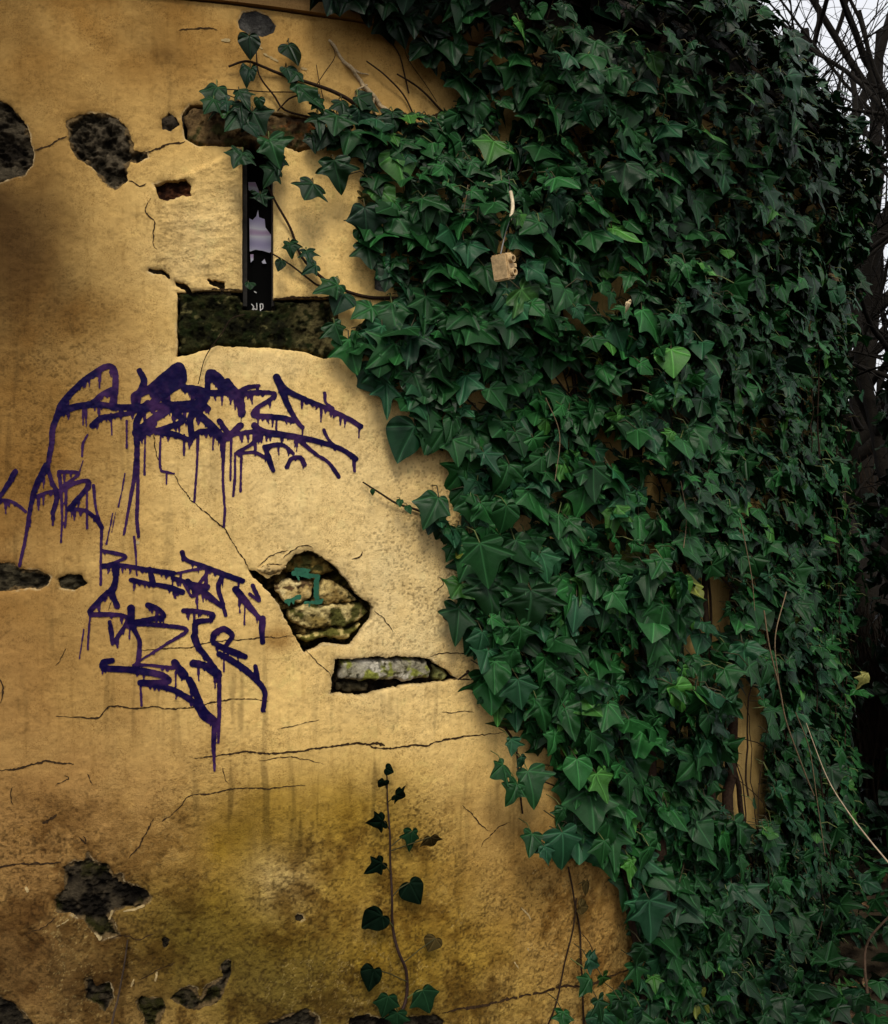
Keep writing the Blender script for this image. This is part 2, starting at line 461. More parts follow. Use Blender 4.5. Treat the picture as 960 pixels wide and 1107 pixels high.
# ---- colour of the plaster: weather stains, with edge and corner shade painted in
def blob(cx, cy, rx, ry, n=0.35, seed=0):
    q = ((PXg - cx) / rx) ** 2 + ((PYg - cy) / ry) ** 2
    return np.clip(np.exp(-q) * (1 + n * fbm(SS, ZZ, .10, 4, 50 + seed)), 0, 1)
CREAM = np.array([.77, .52, .182]); PALE = np.array([.88, .68, .34]); BROWN = np.array([.30, .155, .036])
DARKB = np.array([.075, .038, .010]); OLIVE = np.array([.31, .185, .014]); PINK = np.array([.34, .185, .058])
BLACKISH = np.array([.022, .012, .004]); MOSS = np.array([.13, .095, .018])
colw = np.tile(CREAM, (nz, ns, 1))
var = fbm(SS, ZZ, .25, 5, 41)[..., None]
colw = colw * (1 + .16 * var)
STAINS_AND_SHADE = [
 (230,265,70,70,PALE,.55),(455,640,120,130,PALE,.8),(300,520,130,90,PALE,.45),(250,392,160,22,PALE,.5),(420,470,90,60,PALE,.35),(330,250,50,60,PALE,.2),
 (90,20,250,95,BROWN,.95),(225,50,85,45,BROWN,.7),(165,30,40,35,DARKB,.35),(400,50,130,70,BROWN,.75),
 (-40,420,200,430,BROWN,1.0),(-25,240,80,90,BLACKISH,1.0),(-15,310,115,170,DARKB,.85),(-30,520,100,150,DARKB,.4),(-20,40,80,110,DARKB,.4),(140,130,120,60,BROWN,.35),(25,460,90,80,BROWN,.5),(60,330,70,40,DARKB,.25),  # dark left edge: shade painted into the plaster colour
 (-30,800,140,260,PINK,.8),(-30,1000,90,170,DARKB,.4),(100,900,190,130,PINK,.8),(100,1020,220,110,PINK,.95),(90,740,70,50,BROWN,.35),
 (275,905,75,60,OLIVE,1.0),(265,890,35,30,DARKB,.5),(330,900,35,45,DARKB,.3),(370,890,50,40,OLIVE,.6),(250,1000,110,70,OLIVE,.9),(370,870,80,45,OLIVE,.6),(330,1060,150,70,OLIVE,.85),(420,960,110,110,OLIVE,.75),
 (520,1010,110,90,OLIVE,.7),(560,920,80,90,BROWN,.6),(450,1080,180,60,OLIVE,.6),(640,980,80,120,BROWN,.75),
 (300,950,40,40,PALE,.35),(100,1010,50,60,DARKB,.5),(140,1060,190,60,DARKB,.45),(20,1060,120,70,DARKB,.8),(210,990,80,40,MOSS,.6),(270,1040,110,50,MOSS,.7),(420,1090,120,30,DARKB,.4),  # moss and stains; the lower left corner also carries painted shade
 (340,1085,120,40,MOSS,.6),(430,130,80,50,BROWN,.5),(430,240,40,40,BROWN,.35),(440,400,50,40,BROWN,.35),(480,520,50,40,BROWN,.3),
 (300,690,20,14,BROWN,.8),(402,690,40,60,BROWN,.0),(185,60,22,14,DARKB,.5),
]
for i, (cx, cy, rx, ry, cc, st) in enumerate(STAINS_AND_SHADE):
    b = (blob(cx, cy, rx, ry, .45, i) * st)[..., None]
    colw = colw * (1 - b) + cc * b
# mottling: rusty blotches, grey-green patina low down, vertical runs
mot = sstep(.15, .8, fbm(SS, ZZ, .05, 5, 61, .62))[..., None]
colw = colw * (1 - mot * (.10 + .42 * rough_low[..., None])) + colw * np.array([.55, .47, .30]) * mot * (.10 + .42 * rough_low[..., None])
lite = sstep(.25, .75, fbm(SS, ZZ, .03, 5, 67, .65))[..., None] * (.12 + .35 * rough_low[..., None])
colw = colw * (1 - lite) + np.minimum(colw * np.array([1.45, 1.5, 1.45]), .8) * lite
runs = sstep(.3, .9, fbm(SS * 1.0, ZZ * .10, .018, 3, 71))[..., None] * np.clip(.25 + .5 * fbm(SS, ZZ, .3, 2, 73), 0, 1)[..., None]
colw = colw * (1 - .55 * runs)
colw = colw * (1 - .12 * pw[..., None] * sstep(.0, .5, -fbm(SS, ZZ, .022, 4, 21, .65))[..., None])
pit_n = vnoise(SS / .0042, ZZ / .0042, 171); pit_c = fbm(SS, ZZ, .045, 4, 173, .65)
pit_w = np.clip(.10 + .75 * rough_low + .55 * np.exp(-((PXg - 455) / 110) ** 2 - ((PYg - 610) / 160) ** 2) + .5 * np.exp(-((PXg - 60) / 90) ** 2 - ((PYg - 430) / 120) ** 2) + .15 * pw, 0, 1)
pit = sstep(.62, .80, pit_n + .22 * pit_c - .16 * (1 - pit_w)) * (.25 + .75 * pit_w)
colw = colw * (1 - .62 * pit[..., None]) + np.array([.040, .022, .006]) * .62 * pit[..., None]
disp -= .0010 * pit
crk = np.abs(fbm(SS, ZZ, .030, 4, 181, .6)); crz = sstep(.055, .0, crk) * rough_low * sstep(.0, .5, fbm(SS, ZZ, .16, 3, 183))
colw = colw + (np.array([.62, .46, .18]) - colw) * .45 * crz[..., None]
blot = sstep(.05, .55, fbm(SS, ZZ, .085, 5, 191, .66)) * rough_low
colw = colw * (1 - .55 * blot[..., None] * np.array([.85, .95, 1.10]))
# freshly broken rims show the pale lime coat, then a dirty halo
rim = np.exp(-((np.maximum(field_d, 0) - .0008) / .0016) ** 2) * sstep(.1, .6, fbm(SS, ZZ, .04, 3, 81)) * (field_d > 0)
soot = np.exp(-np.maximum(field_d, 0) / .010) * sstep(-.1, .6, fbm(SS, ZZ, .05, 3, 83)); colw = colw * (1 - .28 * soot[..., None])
colw = colw * (1 - .55 * rim[..., None]) + np.array([.62, .50, .30]) * .55 * rim[..., None]
colw = np.clip(colw, .005, .85)

loops, totals, pick, segs = clip_grid(field)
rgh = np.clip(.20 + .65 * rough_low + .5 * pit_w * (1 - rough_low) + .25 * pw, .2, 1); rv = pick(rgh)[:, 0]
sz = pick(np.stack([SS, ZZ], -1)); dv = pick(disp)[:, 0]; cv = pick(colw)
V = pos(sz[:, 0], sz[:, 1], dv)
DEPTH = .022
nv = len(V)
bv = np.unique(segs)
bm_ = np.full(nv, -1); bm_[bv] = np.arange(len(bv)) + nv
mid = pos(sz[bv, 0], sz[bv, 1], dv[bv] - DEPTH)
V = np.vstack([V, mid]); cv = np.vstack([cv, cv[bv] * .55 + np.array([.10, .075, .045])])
sk = np.stack([segs[:, 1], segs[:, 0], bm_[segs[:, 0]], bm_[segs[:, 1]]], 1)
loops = np.concatenate([loops, sk.ravel()]); totals = np.concatenate([totals, np.full(len(sk), 4)])
# the rest of the cylinder, coarse
CIRC = 2 * math.pi * R
def add_sheet(s0, s1, z0, z1, n, m, off=0.0):
    global V, cv, loops, totals
    a, b = np.meshgrid(np.linspace(s0, s1, n), np.linspace(z0, z1, m))
    base = len(V)
    V = np.vstack([V, pos(a.ravel(), b.ravel(), off)])
    c_ = CREAM * .55 * (1 + .3 * fbm(a.ravel(), b.ravel(), .3, 4, 91))[:, None]
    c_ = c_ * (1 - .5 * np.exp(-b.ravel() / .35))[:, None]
    zi = np.clip(((b.ravel() - Z0) / CELL).astype(int), 0, nz - 1); e_ = colw[:, 2:40].mean(1)[zi] * (1 + .25 * fbm(a.ravel(), b.ravel(), .25, 4, 92))[:, None]
    wq = np.exp(-np.minimum(np.abs(S0 + CIRC - a.ravel()), np.abs(a.ravel() - S0)) / 1.1)[:, None]
    if z1 > Z0: c_ = c_ * (1 - wq) + e_ * wq
    else:
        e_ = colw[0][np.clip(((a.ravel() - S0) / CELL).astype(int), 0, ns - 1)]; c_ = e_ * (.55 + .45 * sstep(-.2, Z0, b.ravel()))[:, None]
    cv = np.vstack([cv, np.clip(c_, .004, .85)])
    i, j = np.meshgrid(np.arange(n - 1), np.arange(m - 1)); v0 = base + (j * n + i).ravel()
    q = np.stack([v0, v0 + 1, v0 + n + 1, v0 + n], 1)
    loops = np.concatenate([loops, q.ravel()]); totals = np.concatenate([totals, np.full(len(q), 4)])
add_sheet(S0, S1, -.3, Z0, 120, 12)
add_sheet(S1, S0 + CIRC, -.3, EAVE, 700, 110)
wall = link('plaster_wall', mesh_np('plaster_wall', V, loops, totals, {'col': cv}, True, {'rgh': np.concatenate([rv, np.full(len(V) - len(rv), .35)])}), M_PLASTER, tower)

def disp_at(s, z):
    i = np.clip((np.asarray(s) - S0) / CELL, 0, ns - 2); j = np.clip((np.asarray(z) - Z0) / CELL, 0, nz - 2)
    i0 = i.astype(int); j0 = j.astype(int); a = i - i0; b = j - j0
    return (disp[j0, i0] * (1 - a) + disp[j0, i0 + 1] * a) * (1 - b) + (disp[j0 + 1, i0] * (1 - a) + disp[j0 + 1, i0 + 1] * a) * b

# ---- cornice, soffit, roof
def lathe(name, prof, n, m, parent):
    th = np.linspace(0, 2 * math.pi, n, endpoint=False)
    prof = np.asarray(prof, float); k = len(prof)
    x = C[0] + prof[None, :, 0] * np.cos(th)[:, None]; y = C[1] + prof[None, :, 0] * np.sin(th)[:, None]
    z = np.broadcast_to(prof[None, :, 1], x.shape)
    Vv = np.stack([x, y, z], -1).reshape(-1, 3)
    i, j = np.meshgrid(np.arange(n), np.arange(k - 1), indexing='ij'); i2 = (i + 1) % n
    q = np.stack([i * k + j, i2 * k + j, i2 * k + j + 1, i * k + j + 1], -1).reshape(-1, 4)
    ss_ = np.repeat(th * R, k); zz_ = np.tile(prof[:, 1], n)
    c_ = np.array([.34, .20, .075]) * (1 + .4 * fbm(ss_, zz_, .2, 4, 95))[:, None]
    return link(name, mesh_np(name, Vv, q.ravel(), np.full(len(q), 4), {'col': c_}, False), m, parent)
lathe('cornice', [(R - .02, EAVE + .004), (R + .010, EAVE + .004), (R + .012, EAVE + .012), (R + .012, EAVE + .052), (R - .02, EAVE + .052)], 360, M_PLASTER, tower)
lathe('eave', [(R - .03, EAVE + .056), (R + OVER - .01, EAVE + .056), (R + OVER, EAVE + .060), (R + OVER, EAVE + .105), (R - .03, EAVE + .105)], 240, mat_plain('tarred_eave_board', (.022, .017, .013), .9, .1, 40, .4, .004), tower)
prof = []
rr = R + OVER + .03; zz = EAVE + .109
for k in range(34):
    prof += [(rr, zz), (rr, zz + .012)]
    rr -= .13 / ROOF_T * 1.0; zz += .13
    prof[-1] = (prof[-2][0], prof[-2][1] + .012)
    prof.append((rr + .006, zz - .001))
    if rr < .1: break
prof.append((.01, zz + .05))
lathe('roof', prof, 120, M_ROOF, tower)

# ---- stone showing through the scars
def fill(key, name, depth, stones_c, amp=.010, grain=.03, seed=0, margin=.012, parent=None, moss=None, cell=.0022, joint=None):
    poly = HP[key]; lo = poly.min(0) - margin; hi = poly.max(0) + margin
    a, b = np.meshgrid(np.arange(lo[0], hi[0], cell), np.arange(lo[1], hi[1], cell))
    c1, c2 = np.array(stones_c[0]), np.array(stones_c[1])
    n1 = fbm(a, b, grain, 5, 200 + seed, .6); n2 = fbm(a, b * 2.2, .05, 4, 230 + seed, .6)
    ridged = 1 - np.abs(n2) * 1.6
    h = amp * (.75 * n1 + .5 * ridged + .35 * fbm(a, b * 1.8, .012, 4, 240 + seed, .65)) - depth
    h = np.minimum(h, -.005)
    t = sstep(-.5, .7, n1 + .4 * fbm(a, b, .012, 3, 250 + seed))[..., None]
    col = c1 * (1 - t) + c2 * t
    if moss is not None:
        mm = sstep(-.1, .6, fbm(a, b, .04, 4, 260 + seed))[..., None]
        col = col * (1 - mm) + np.array(moss) * mm
    if key in ('face_stone', 'corner_stone', 'big_scar', 'scar_right', 'scar_low', 'edge_stone', 'corner_scar', 'scar_foot', 'base_scar'):
        dd = poly_sdf(np.stack([a, b], -1), poly)
        lim = .004 + .010 * np.clip(fbm(a, b, .030, 4, 270 + seed, .62), -.6, 1)
        led = sstep(lim + .0015, lim - .0015, dd)
        h = h * (1 - led) + led * np.maximum(h, -.007 + .002 * fbm(a, b, .010, 3, 275 + seed))
        cu = np.array([.17, .112, .05]) * (1 + .5 * fbm(a, b, .012, 4, 280 + seed))[..., None]
        col = col * (1 - .8 * led[..., None]) + cu * .8 * led[..., None]
    n, m_ = a.shape[1], a.shape[0]
    i, j = np.meshgrid(np.arange(n - 1), np.arange(m_ - 1)); v0 = (j * n + i).ravel()
    q = np.stack([v0, v0 + 1, v0 + n + 1, v0 + n], 1)
    me = mesh_np(name, pos(a.ravel(), b.ravel(), h.ravel()), q.ravel(), np.full(len(q), 4), {'col': col.reshape(-1, 3)})
    return link(name, me, M_STONE, parent or tower)

DK = ((.020, .016, .012), (.085, .066, .047))
fill('corner_stone', 'exposed_stone', .016, ((.012, .009, .006), (.066, .052, .033)), .016, .04, 1)
fill('face_stone', 'exposed_stone', .016, ((.020, .016, .010), (.105, .082, .052)), .016, .022, 2)
fill('small_stone', 'exposed_stone', .010, ((.018, .014, .012), (.06, .045, .03)), .006, .02, 3)
fill('brown_hole', 'exposed_stone', .018, ((.020, .008, .005), (.11, .042, .018)), .010, .02, 4)
fill('oval_stone', 'exposed_stone', .005, ((.035, .033, .031), (.10, .095, .085)), .004, .03, 5)
for i, k in enumerate(('edge_stone', 'pebble')): fill(k, 'exposed_stone', .014, ((.012, .010, .007), (.055, .045, .026)), .010, .03, 6 + i)
for i, k in enumerate(('big_scar', 'scar_right', 'scar_low', 'scar_foot')):
    fill(k, 'exposed_stone', .012, ((.009, .007, .005), (.060, .046, .028)), .016, .04, 10 + i, moss=(.026, .024, .006))
for i, k in enumerate(('corner_scar', 'base_scar', 'base_hole')): fill(k, 'exposed_stone', .014, ((.010, .008, .006), (.04, .032, .02)), .010, .03, 16 + i)
for i, k in enumerate(('nail_hole', 'chip', 'chip_edge', 'chip_step', 'chip_flag')): fill(k, 'exposed_stone', .010, ((.012, .010, .007), (.05, .038, .022)), .006, .02, 20 + i)
fill('chip_side', 'exposed_stone', .006, ((.10, .095, .085), (.22, .21, .19)), .004, .02, 29)
rub = fill('rubble', 'exposed_masonry', .052, ((.012, .008, .003), (.17, .115, .035)), .026, .022, 30, moss=(.040, .032, .005))
slot = fill('brick_slot', 'exposed_masonry', .045, ((.012, .009, .006), (.05, .035, .018)), .014, .03, 31)

def stone(poly_px, name, base, bulge, edge, c1, c2, parent, seed, lich=None, rough=.003, m=None, amp=.004, cell=.0022, extra=None, px_fn=None):
    """a stone: height field over a ragged outline, edges rounded, with a skirt running back into the wall"""
    poly = hitp(poly_px); lo = poly.min(0) - .012; hi = poly.max(0) + .012
    a, b = np.meshgrid(np.arange(lo[0], hi[0], cell), np.arange(lo[1], hi[1], cell))
    d = poly_sdf(np.stack([a, b], -1), poly) + amp * fbm(a, b, .02, 3, 300 + seed)
    t = np.clip(d / edge, 0, 1)
    h = base + bulge * np.sqrt(np.maximum(1 - (1 - t) ** 2, 0)) + rough * fbm(a, b, .030, 5, 310 + seed, .62)
    u = sstep(-.6, .7, fbm(a, b, .035, 5, 320 + seed, .62))[..., None]
    col = np.array(c1) * (1 - u) + np.array(c2) * u
    pits = sstep(.35, .7, fbm(a, b, .012, 3, 330 + seed))
    h = h - .004 * pits; col = col * (1 - .55 * pits[..., None])
    for cc, sc, th, sd in (lich or []):
        mm = sstep(th, th + .3, fbm(a, b, sc, 4, sd))[..., None]
        col = col * (1 - mm) + np.array(cc) * mm
    if px_fn is not None:
        px, py = project(pos(a, b)); col = px_fn(px, py, col, a, b)
    lp, tt, pk, sgm = clip_grid(d)
    szv = pk(np.stack([a, b], -1)); hv = pk(h)[:, 0]; cv_ = pk(col)
    Vv = pos(szv[:, 0], szv[:, 1], hv); n0 = len(Vv)
    bvv = np.unique(sgm); rm = np.full(n0, -1); rm[bvv] = np.arange(len(bvv)) + n0
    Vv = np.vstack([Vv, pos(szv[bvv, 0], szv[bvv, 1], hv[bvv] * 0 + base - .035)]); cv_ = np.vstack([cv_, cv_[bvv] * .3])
    skq = np.stack([sgm[:, 1], sgm[:, 0], rm[sgm[:, 0]], rm[sgm[:, 1]]], 1)
    me = mesh_np(name, Vv, np.concatenate([lp, skq.ravel()]), np.concatenate([tt, np.full(len(skq), 4)]), {'col': cv_})
    return link(name, me, m or M_STONE2, parent)

def lintel_col(px, py, col, a, b):
    m = (np.exp(-((px - 338) / 12.) ** 2 - ((py - 143) / 9.) ** 2) + .7 * np.exp(-((px - 308) / 13.) ** 2 - ((py - 138) / 6.) ** 2)) * sstep(-.1, .5, fbm(a, b, .014, 4, 401))
    return col * (1 - m[..., None]) + np.array([.42, .13, .03]) * m[..., None]
stone([(199,125),(207,116),(225,115),(262,119),(290,121),(330,128),(350,141),(346,157),(322,161),(300,155),(262,156),(215,155),(203,149)], 'lintel', -.012, .010, .012, (.075, .045, .020), (.20, .125, .05), tower, 1,
      [((.05, .045, .014), .03, .3, 411), ((.03, .02, .012), .05, .25, 412)], .004, px_fn=lintel_col)
def sill_col(px, py, col, a, b):
    m = sstep(300, 350, px + 10 * fbm(a, b, .03, 3, 451)) * sstep(-.3, .4, fbm(a, b, .012, 4, 452)) * .8
    return col * (1 - m[..., None]) + np.array([.13, .105, .042]) * m[..., None]
stone([(192,318),(225,316),(261,316),(261,334),(297,334),(297,324),(330,324),(365,324),(367,360),(365,384),(350,386),(330,380),(290,375),(235,373),(205,381),(193,383)], 'window_sill', -.016, .010, .010, (.006, .006, .002), (.026, .026, .007), tower, 2,
      [((.010, .014, .003), .015, .1, 421), ((.085, .075, .028), .012, .5, 422)], .007, px_fn=sill_col)
# the rubble scar
stone([(300,604),(318,602),(336,597),(352,606),(366,618),(352,624),(330,622),(312,620)], 'stone', -.042, .018, .009, (.07, .045, .010), (.36, .25, .065), rub, 3, [((.05, .045, .012), .02, .1, 431)], .008)
stone([(297,632),(306,628),(326,628),(339,631),(340,645),(330,654),(308,651),(299,642)], 'stone', -.040, .022, .006, (.50, .34, .12), (.78, .62, .30), rub, 4, [((.12, .07, .03), .02, .35, 432)], .006)
stone([(347,634),(352,627),(364,628),(380,640),(390,650),(378,655),(352,655),(345,645)], 'stone', -.042, .020, .007, (.26, .17, .05), (.66, .50, .20), rub, 5, [((.06, .05, .015), .02, .2, 433)], .009)
stone([(312,660),(330,655),(362,655),(395,655),(401,663),(392,674),(368,679),(338,682),(320,676),(311,668)], 'stone', -.040, .022, .007, (.22, .155, .045), (.62, .49, .21), rub, 6, [((.08, .075, .018), .025, .15, 434)], .008)
stone([(322,688),(345,684),(366,682),(384,680),(392,676),(380,694),(355,692),(334,698),(326,694)], 'stone', -.036, .018, .008, (.20, .14, .03), (.58, .45, .16), rub, 7, [((.11, .10, .02), .02, .1, 435)], .008)
stone([(368,715),(395,714),(420,714),(445,713),(464,715),(468,725),(467,734),(445,737),(410,737),(380,738),(368,735)], 'stone', -.030, .022, .008, (.28, .25, .17), (.55, .50, .40), slot, 8,
      [((.24, .25, .05), .03, .2, 441), ((.07, .06, .03), .012, .55, 442)], .004)
stone([(472,720),(479,723),(488,731),(484,735),(473,736)], 'stone', -.030, .018, .008, (.16, .16, .05), (.34, .32, .13), slot, 9, None, .004)
stone([(366,741),(385,740),(402,741),(400,749),(384,751),(366,749)], 'stone', -.034, .012, .008, (.03, .024, .012), (.09, .07, .04), slot, 10, None, .004)
# loose lip of plaster hanging over the scar
stone([(279,615),(288,610),(300,609),(308,613),(304,619),(292,622),(283,620)], 'plaster_flake', -.004, .010, .008, (.42, .29, .12), (.60, .44, .2), tower, 11, None, .002, M_PLASTER, cell=.0018)

# ---- the slit window
slit = fill('slit', 'slit_window', .17, ((.006, .005, .005), (.02, .017, .015)), .01, .05, 40, margin=.03)
slit.data.materials[0] = M_DARK
sl4 = hitp([(262,150),(297,150),(297,334),(262,334)])
sA, sB = sl4[0, 0] - .001, sl4[1, 0] + .001; zT, zB = sl4[0, 1] - .012, sl4[3, 1] + .002
me = bpy.data.meshes.new('reveal'); Vl = []; Fl = []
prof4 = [(sA, zB), (sB, zB), (sB, zT + .02), (sA, zT + .02)]
for off in (-.020, -.165):
    for s_, z_ in prof4: Vl.append(pos(s_, z_, off).tolist())
for k in range(4): Fl.append((k, (k + 1) % 4, 4 + (k + 1) % 4, 4 + k))
me.from_pydata(Vl, [], Fl); link('reveal', me, mat_plain('dark_reveal', (.035, .026, .018), .9, .1, 60, .6, .004), slit)
def slab(pts_px, off, thick, name, m, parent):
    """flat plate cut to an outline"""
    p = hitp(pts_px, off); n = len(p)
    Vv = [pos(a, b, off + thick / 2) for a, b in p] + [pos(a, b, off - thick / 2) for a, b in p]
    fs = [tuple(range(n))[::-1], tuple(range(n, 2 * n))] + [(k, (k + 1) % n, n + (k + 1) % n, n + k) for k in range(n)]
    me = bpy.data.meshes.new(name); me.from_pydata([v.tolist() for v in Vv], [], fs)
    bm2 = bmesh.new(); bm2.from_mesh(me); bmesh.ops.recalc_face_normals(bm2, faces=bm2.faces); bm2.to_mesh(me); bm2.free()
    return link(name, me, m, parent)
M_FRAME = mat_plain('blackened_frame', (.016, .014, .012), .8, .2, 70, .5, .002)
slab([(262.5,152),(267,152),(267,332),(262.5,332)], -.035, .02, 'frame_bar', M_FRAME, slit)
slab([(293.5,152),(296.5,152),(296.5,332),(293.5,332)], -.035, .02, 'frame_bar', M_FRAME, slit)
k = NT('dusty_dark_glass'); k.bsdf((.004, .004, .004), .7, .02); M_PANE = k.m
slab([(266,150),(296,150),(296,336),(266,336)], -.085, .003, 'pane', M_PANE, slit)
k = NT('torn_lilac_film'); p_ = k.coords()
wv = k.n('ShaderNodeTexWave'); wv.bands_direction = 'Z'; wv.inputs['Scale'].default_value = 6; wv.inputs['Distortion'].default_value = 3; wv.inputs['Detail'].default_value = 3
k.l(p_, wv.inputs['Vector'])
k.bsdf(k.ramp(wv.outputs['Fac'], [(0, (.42, .38, .60)), (.5, (.60, .58, .74)), (.8, (.70, .70, .80)), (1, (.50, .36, .56))]), .5, .2); M_FILM = k.m
for pts in ([(268.5,197),(276,197),(279,204),(280.5,209),(274,210),(268.5,205)],
            [(269.5,236),(273,238),(277,234),(279,227),(280,235),(286,237),(287,246),(293,254),(293,274),(284,271),(276,270),(270,272)],
            [(270.5,275),(274,275),(274,281),(271,284)], [(283,283),(286,280),(288,285),(284,285)]):
    slab(pts, -.078, .0015, 'torn_film', M_FILM, slit)

# ------------------------------------------------------------------ painted marks
def strokes_mesh(name, strokes, parent, m, c_core, c_thin, seed, off=.0013, cell=.0016, ragged=.0016, drips=True, base_off=None):
    """strokes: (points_px, width_px or (w0, w1), drip 0..1) on the wall; one sheet whose outline is the painted shape"""
    r_ = np.random.default_rng(seed)
    segl = []
    for st in strokes:
        pts, w = st[0], st[1]; dr = st[2] if len(st) > 2 else 1
        q = smooth_line(pts, 3.0)
        w0, w1 = (w, w) if isinstance(w, (int, float)) else w
        ww = .90 * np.linspace(w0, w1, len(q)) * (1 + .14 * np.sin(np.linspace(0, 5, len(q)) + r_.uniform(0, 6)))
        segl.append((q, ww))
        if drips and dr > 0:
            ln = 0.0; nxt = r_.uniform(1, 5)
            for i in range(1, len(q)):
                ln += np.hypot(*(q[i] - q[i - 1]))
                if ln > nxt:
                    nxt = ln + (r_.uniform(1.2, 3.6) if r_.random() < .72 else r_.uniform(5, 16)) / dr
                    le = r_.exponential(3.4) + ww[i] * .5 + .5
                    if r_.random() < .07: le += r_.uniform(6, 16)
                    le = min(le, 30)
                    x = q[i, 0] + r_.uniform(-1, 1)
                    segl.append((np.array([[x, q[i, 1]], [x + r_.uniform(-.5, .5), q[i, 1] + le * .6], [x + r_.uniform(-.6, .6), q[i, 1] + le]]), np.array([3.2, 1.7, .9]) * r_.uniform(.7, 1.3)))
    allp = np.vstack([hitp(q) for q, _ in segl]); lo = allp.min(0) - .02; hi = allp.max(0) + .02
    a, b = np.meshgrid(np.arange(lo[0], hi[0], cell), np.arange(lo[1], hi[1], cell))
    f = np.full(a.shape, -.02); thick = np.zeros(a.shape)
    for q, ww in segl:
        P = hitp(q); wm = ww * .00103
        for i in range(len(P) - 1):
            wmx = max(wm[i], wm[i + 1]) + .012
            i0 = max(0, int((min(P[i, 0], P[i + 1, 0]) - wmx - lo[0]) / cell)); i1 = int((max(P[i, 0], P[i + 1, 0]) + wmx - lo[0]) / cell) + 2
            j0 = max(0, int((min(P[i, 1], P[i + 1, 1]) - wmx - lo[1]) / cell)); j1 = int((max(P[i, 1], P[i + 1, 1]) + wmx - lo[1]) / cell) + 2
            w = (slice(j0, j1), slice(i0, i1))
            v = wm[i] - seg_dist(np.stack([a[w], b[w]], -1), P[i], P[i + 1])
            f[w] = np.maximum(f[w], v)
            thick[w] = np.maximum(thick[w], np.where(v > -.002, wm[i], 0))
    f = f + ragged * .40 * fbm(a, b, .006, 3, seed + 500) - .0001
    t = sstep(.002, .0065, thick) * sstep(-.9, .1, fbm(a, b, .05, 3, seed + 510))
    t = np.clip(t + .25 * fbm(a, b, .008, 2, seed + 520), 0, 1)[..., None]
    col = np.array(c_thin) * (1 - t) + np.array(c_core) * t
    lp, tt, pk, _ = clip_grid(f)
    szv = pk(np.stack([a, b], -1)); cv_ = pk(col)
    h = (disp_at(szv[:, 0], szv[:, 1]) if base_off is None else base_off) + off
    return link(name, mesh_np(name, pos(szv[:, 0], szv[:, 1], h), lp, tt, {'col': cv_}), m, parent)

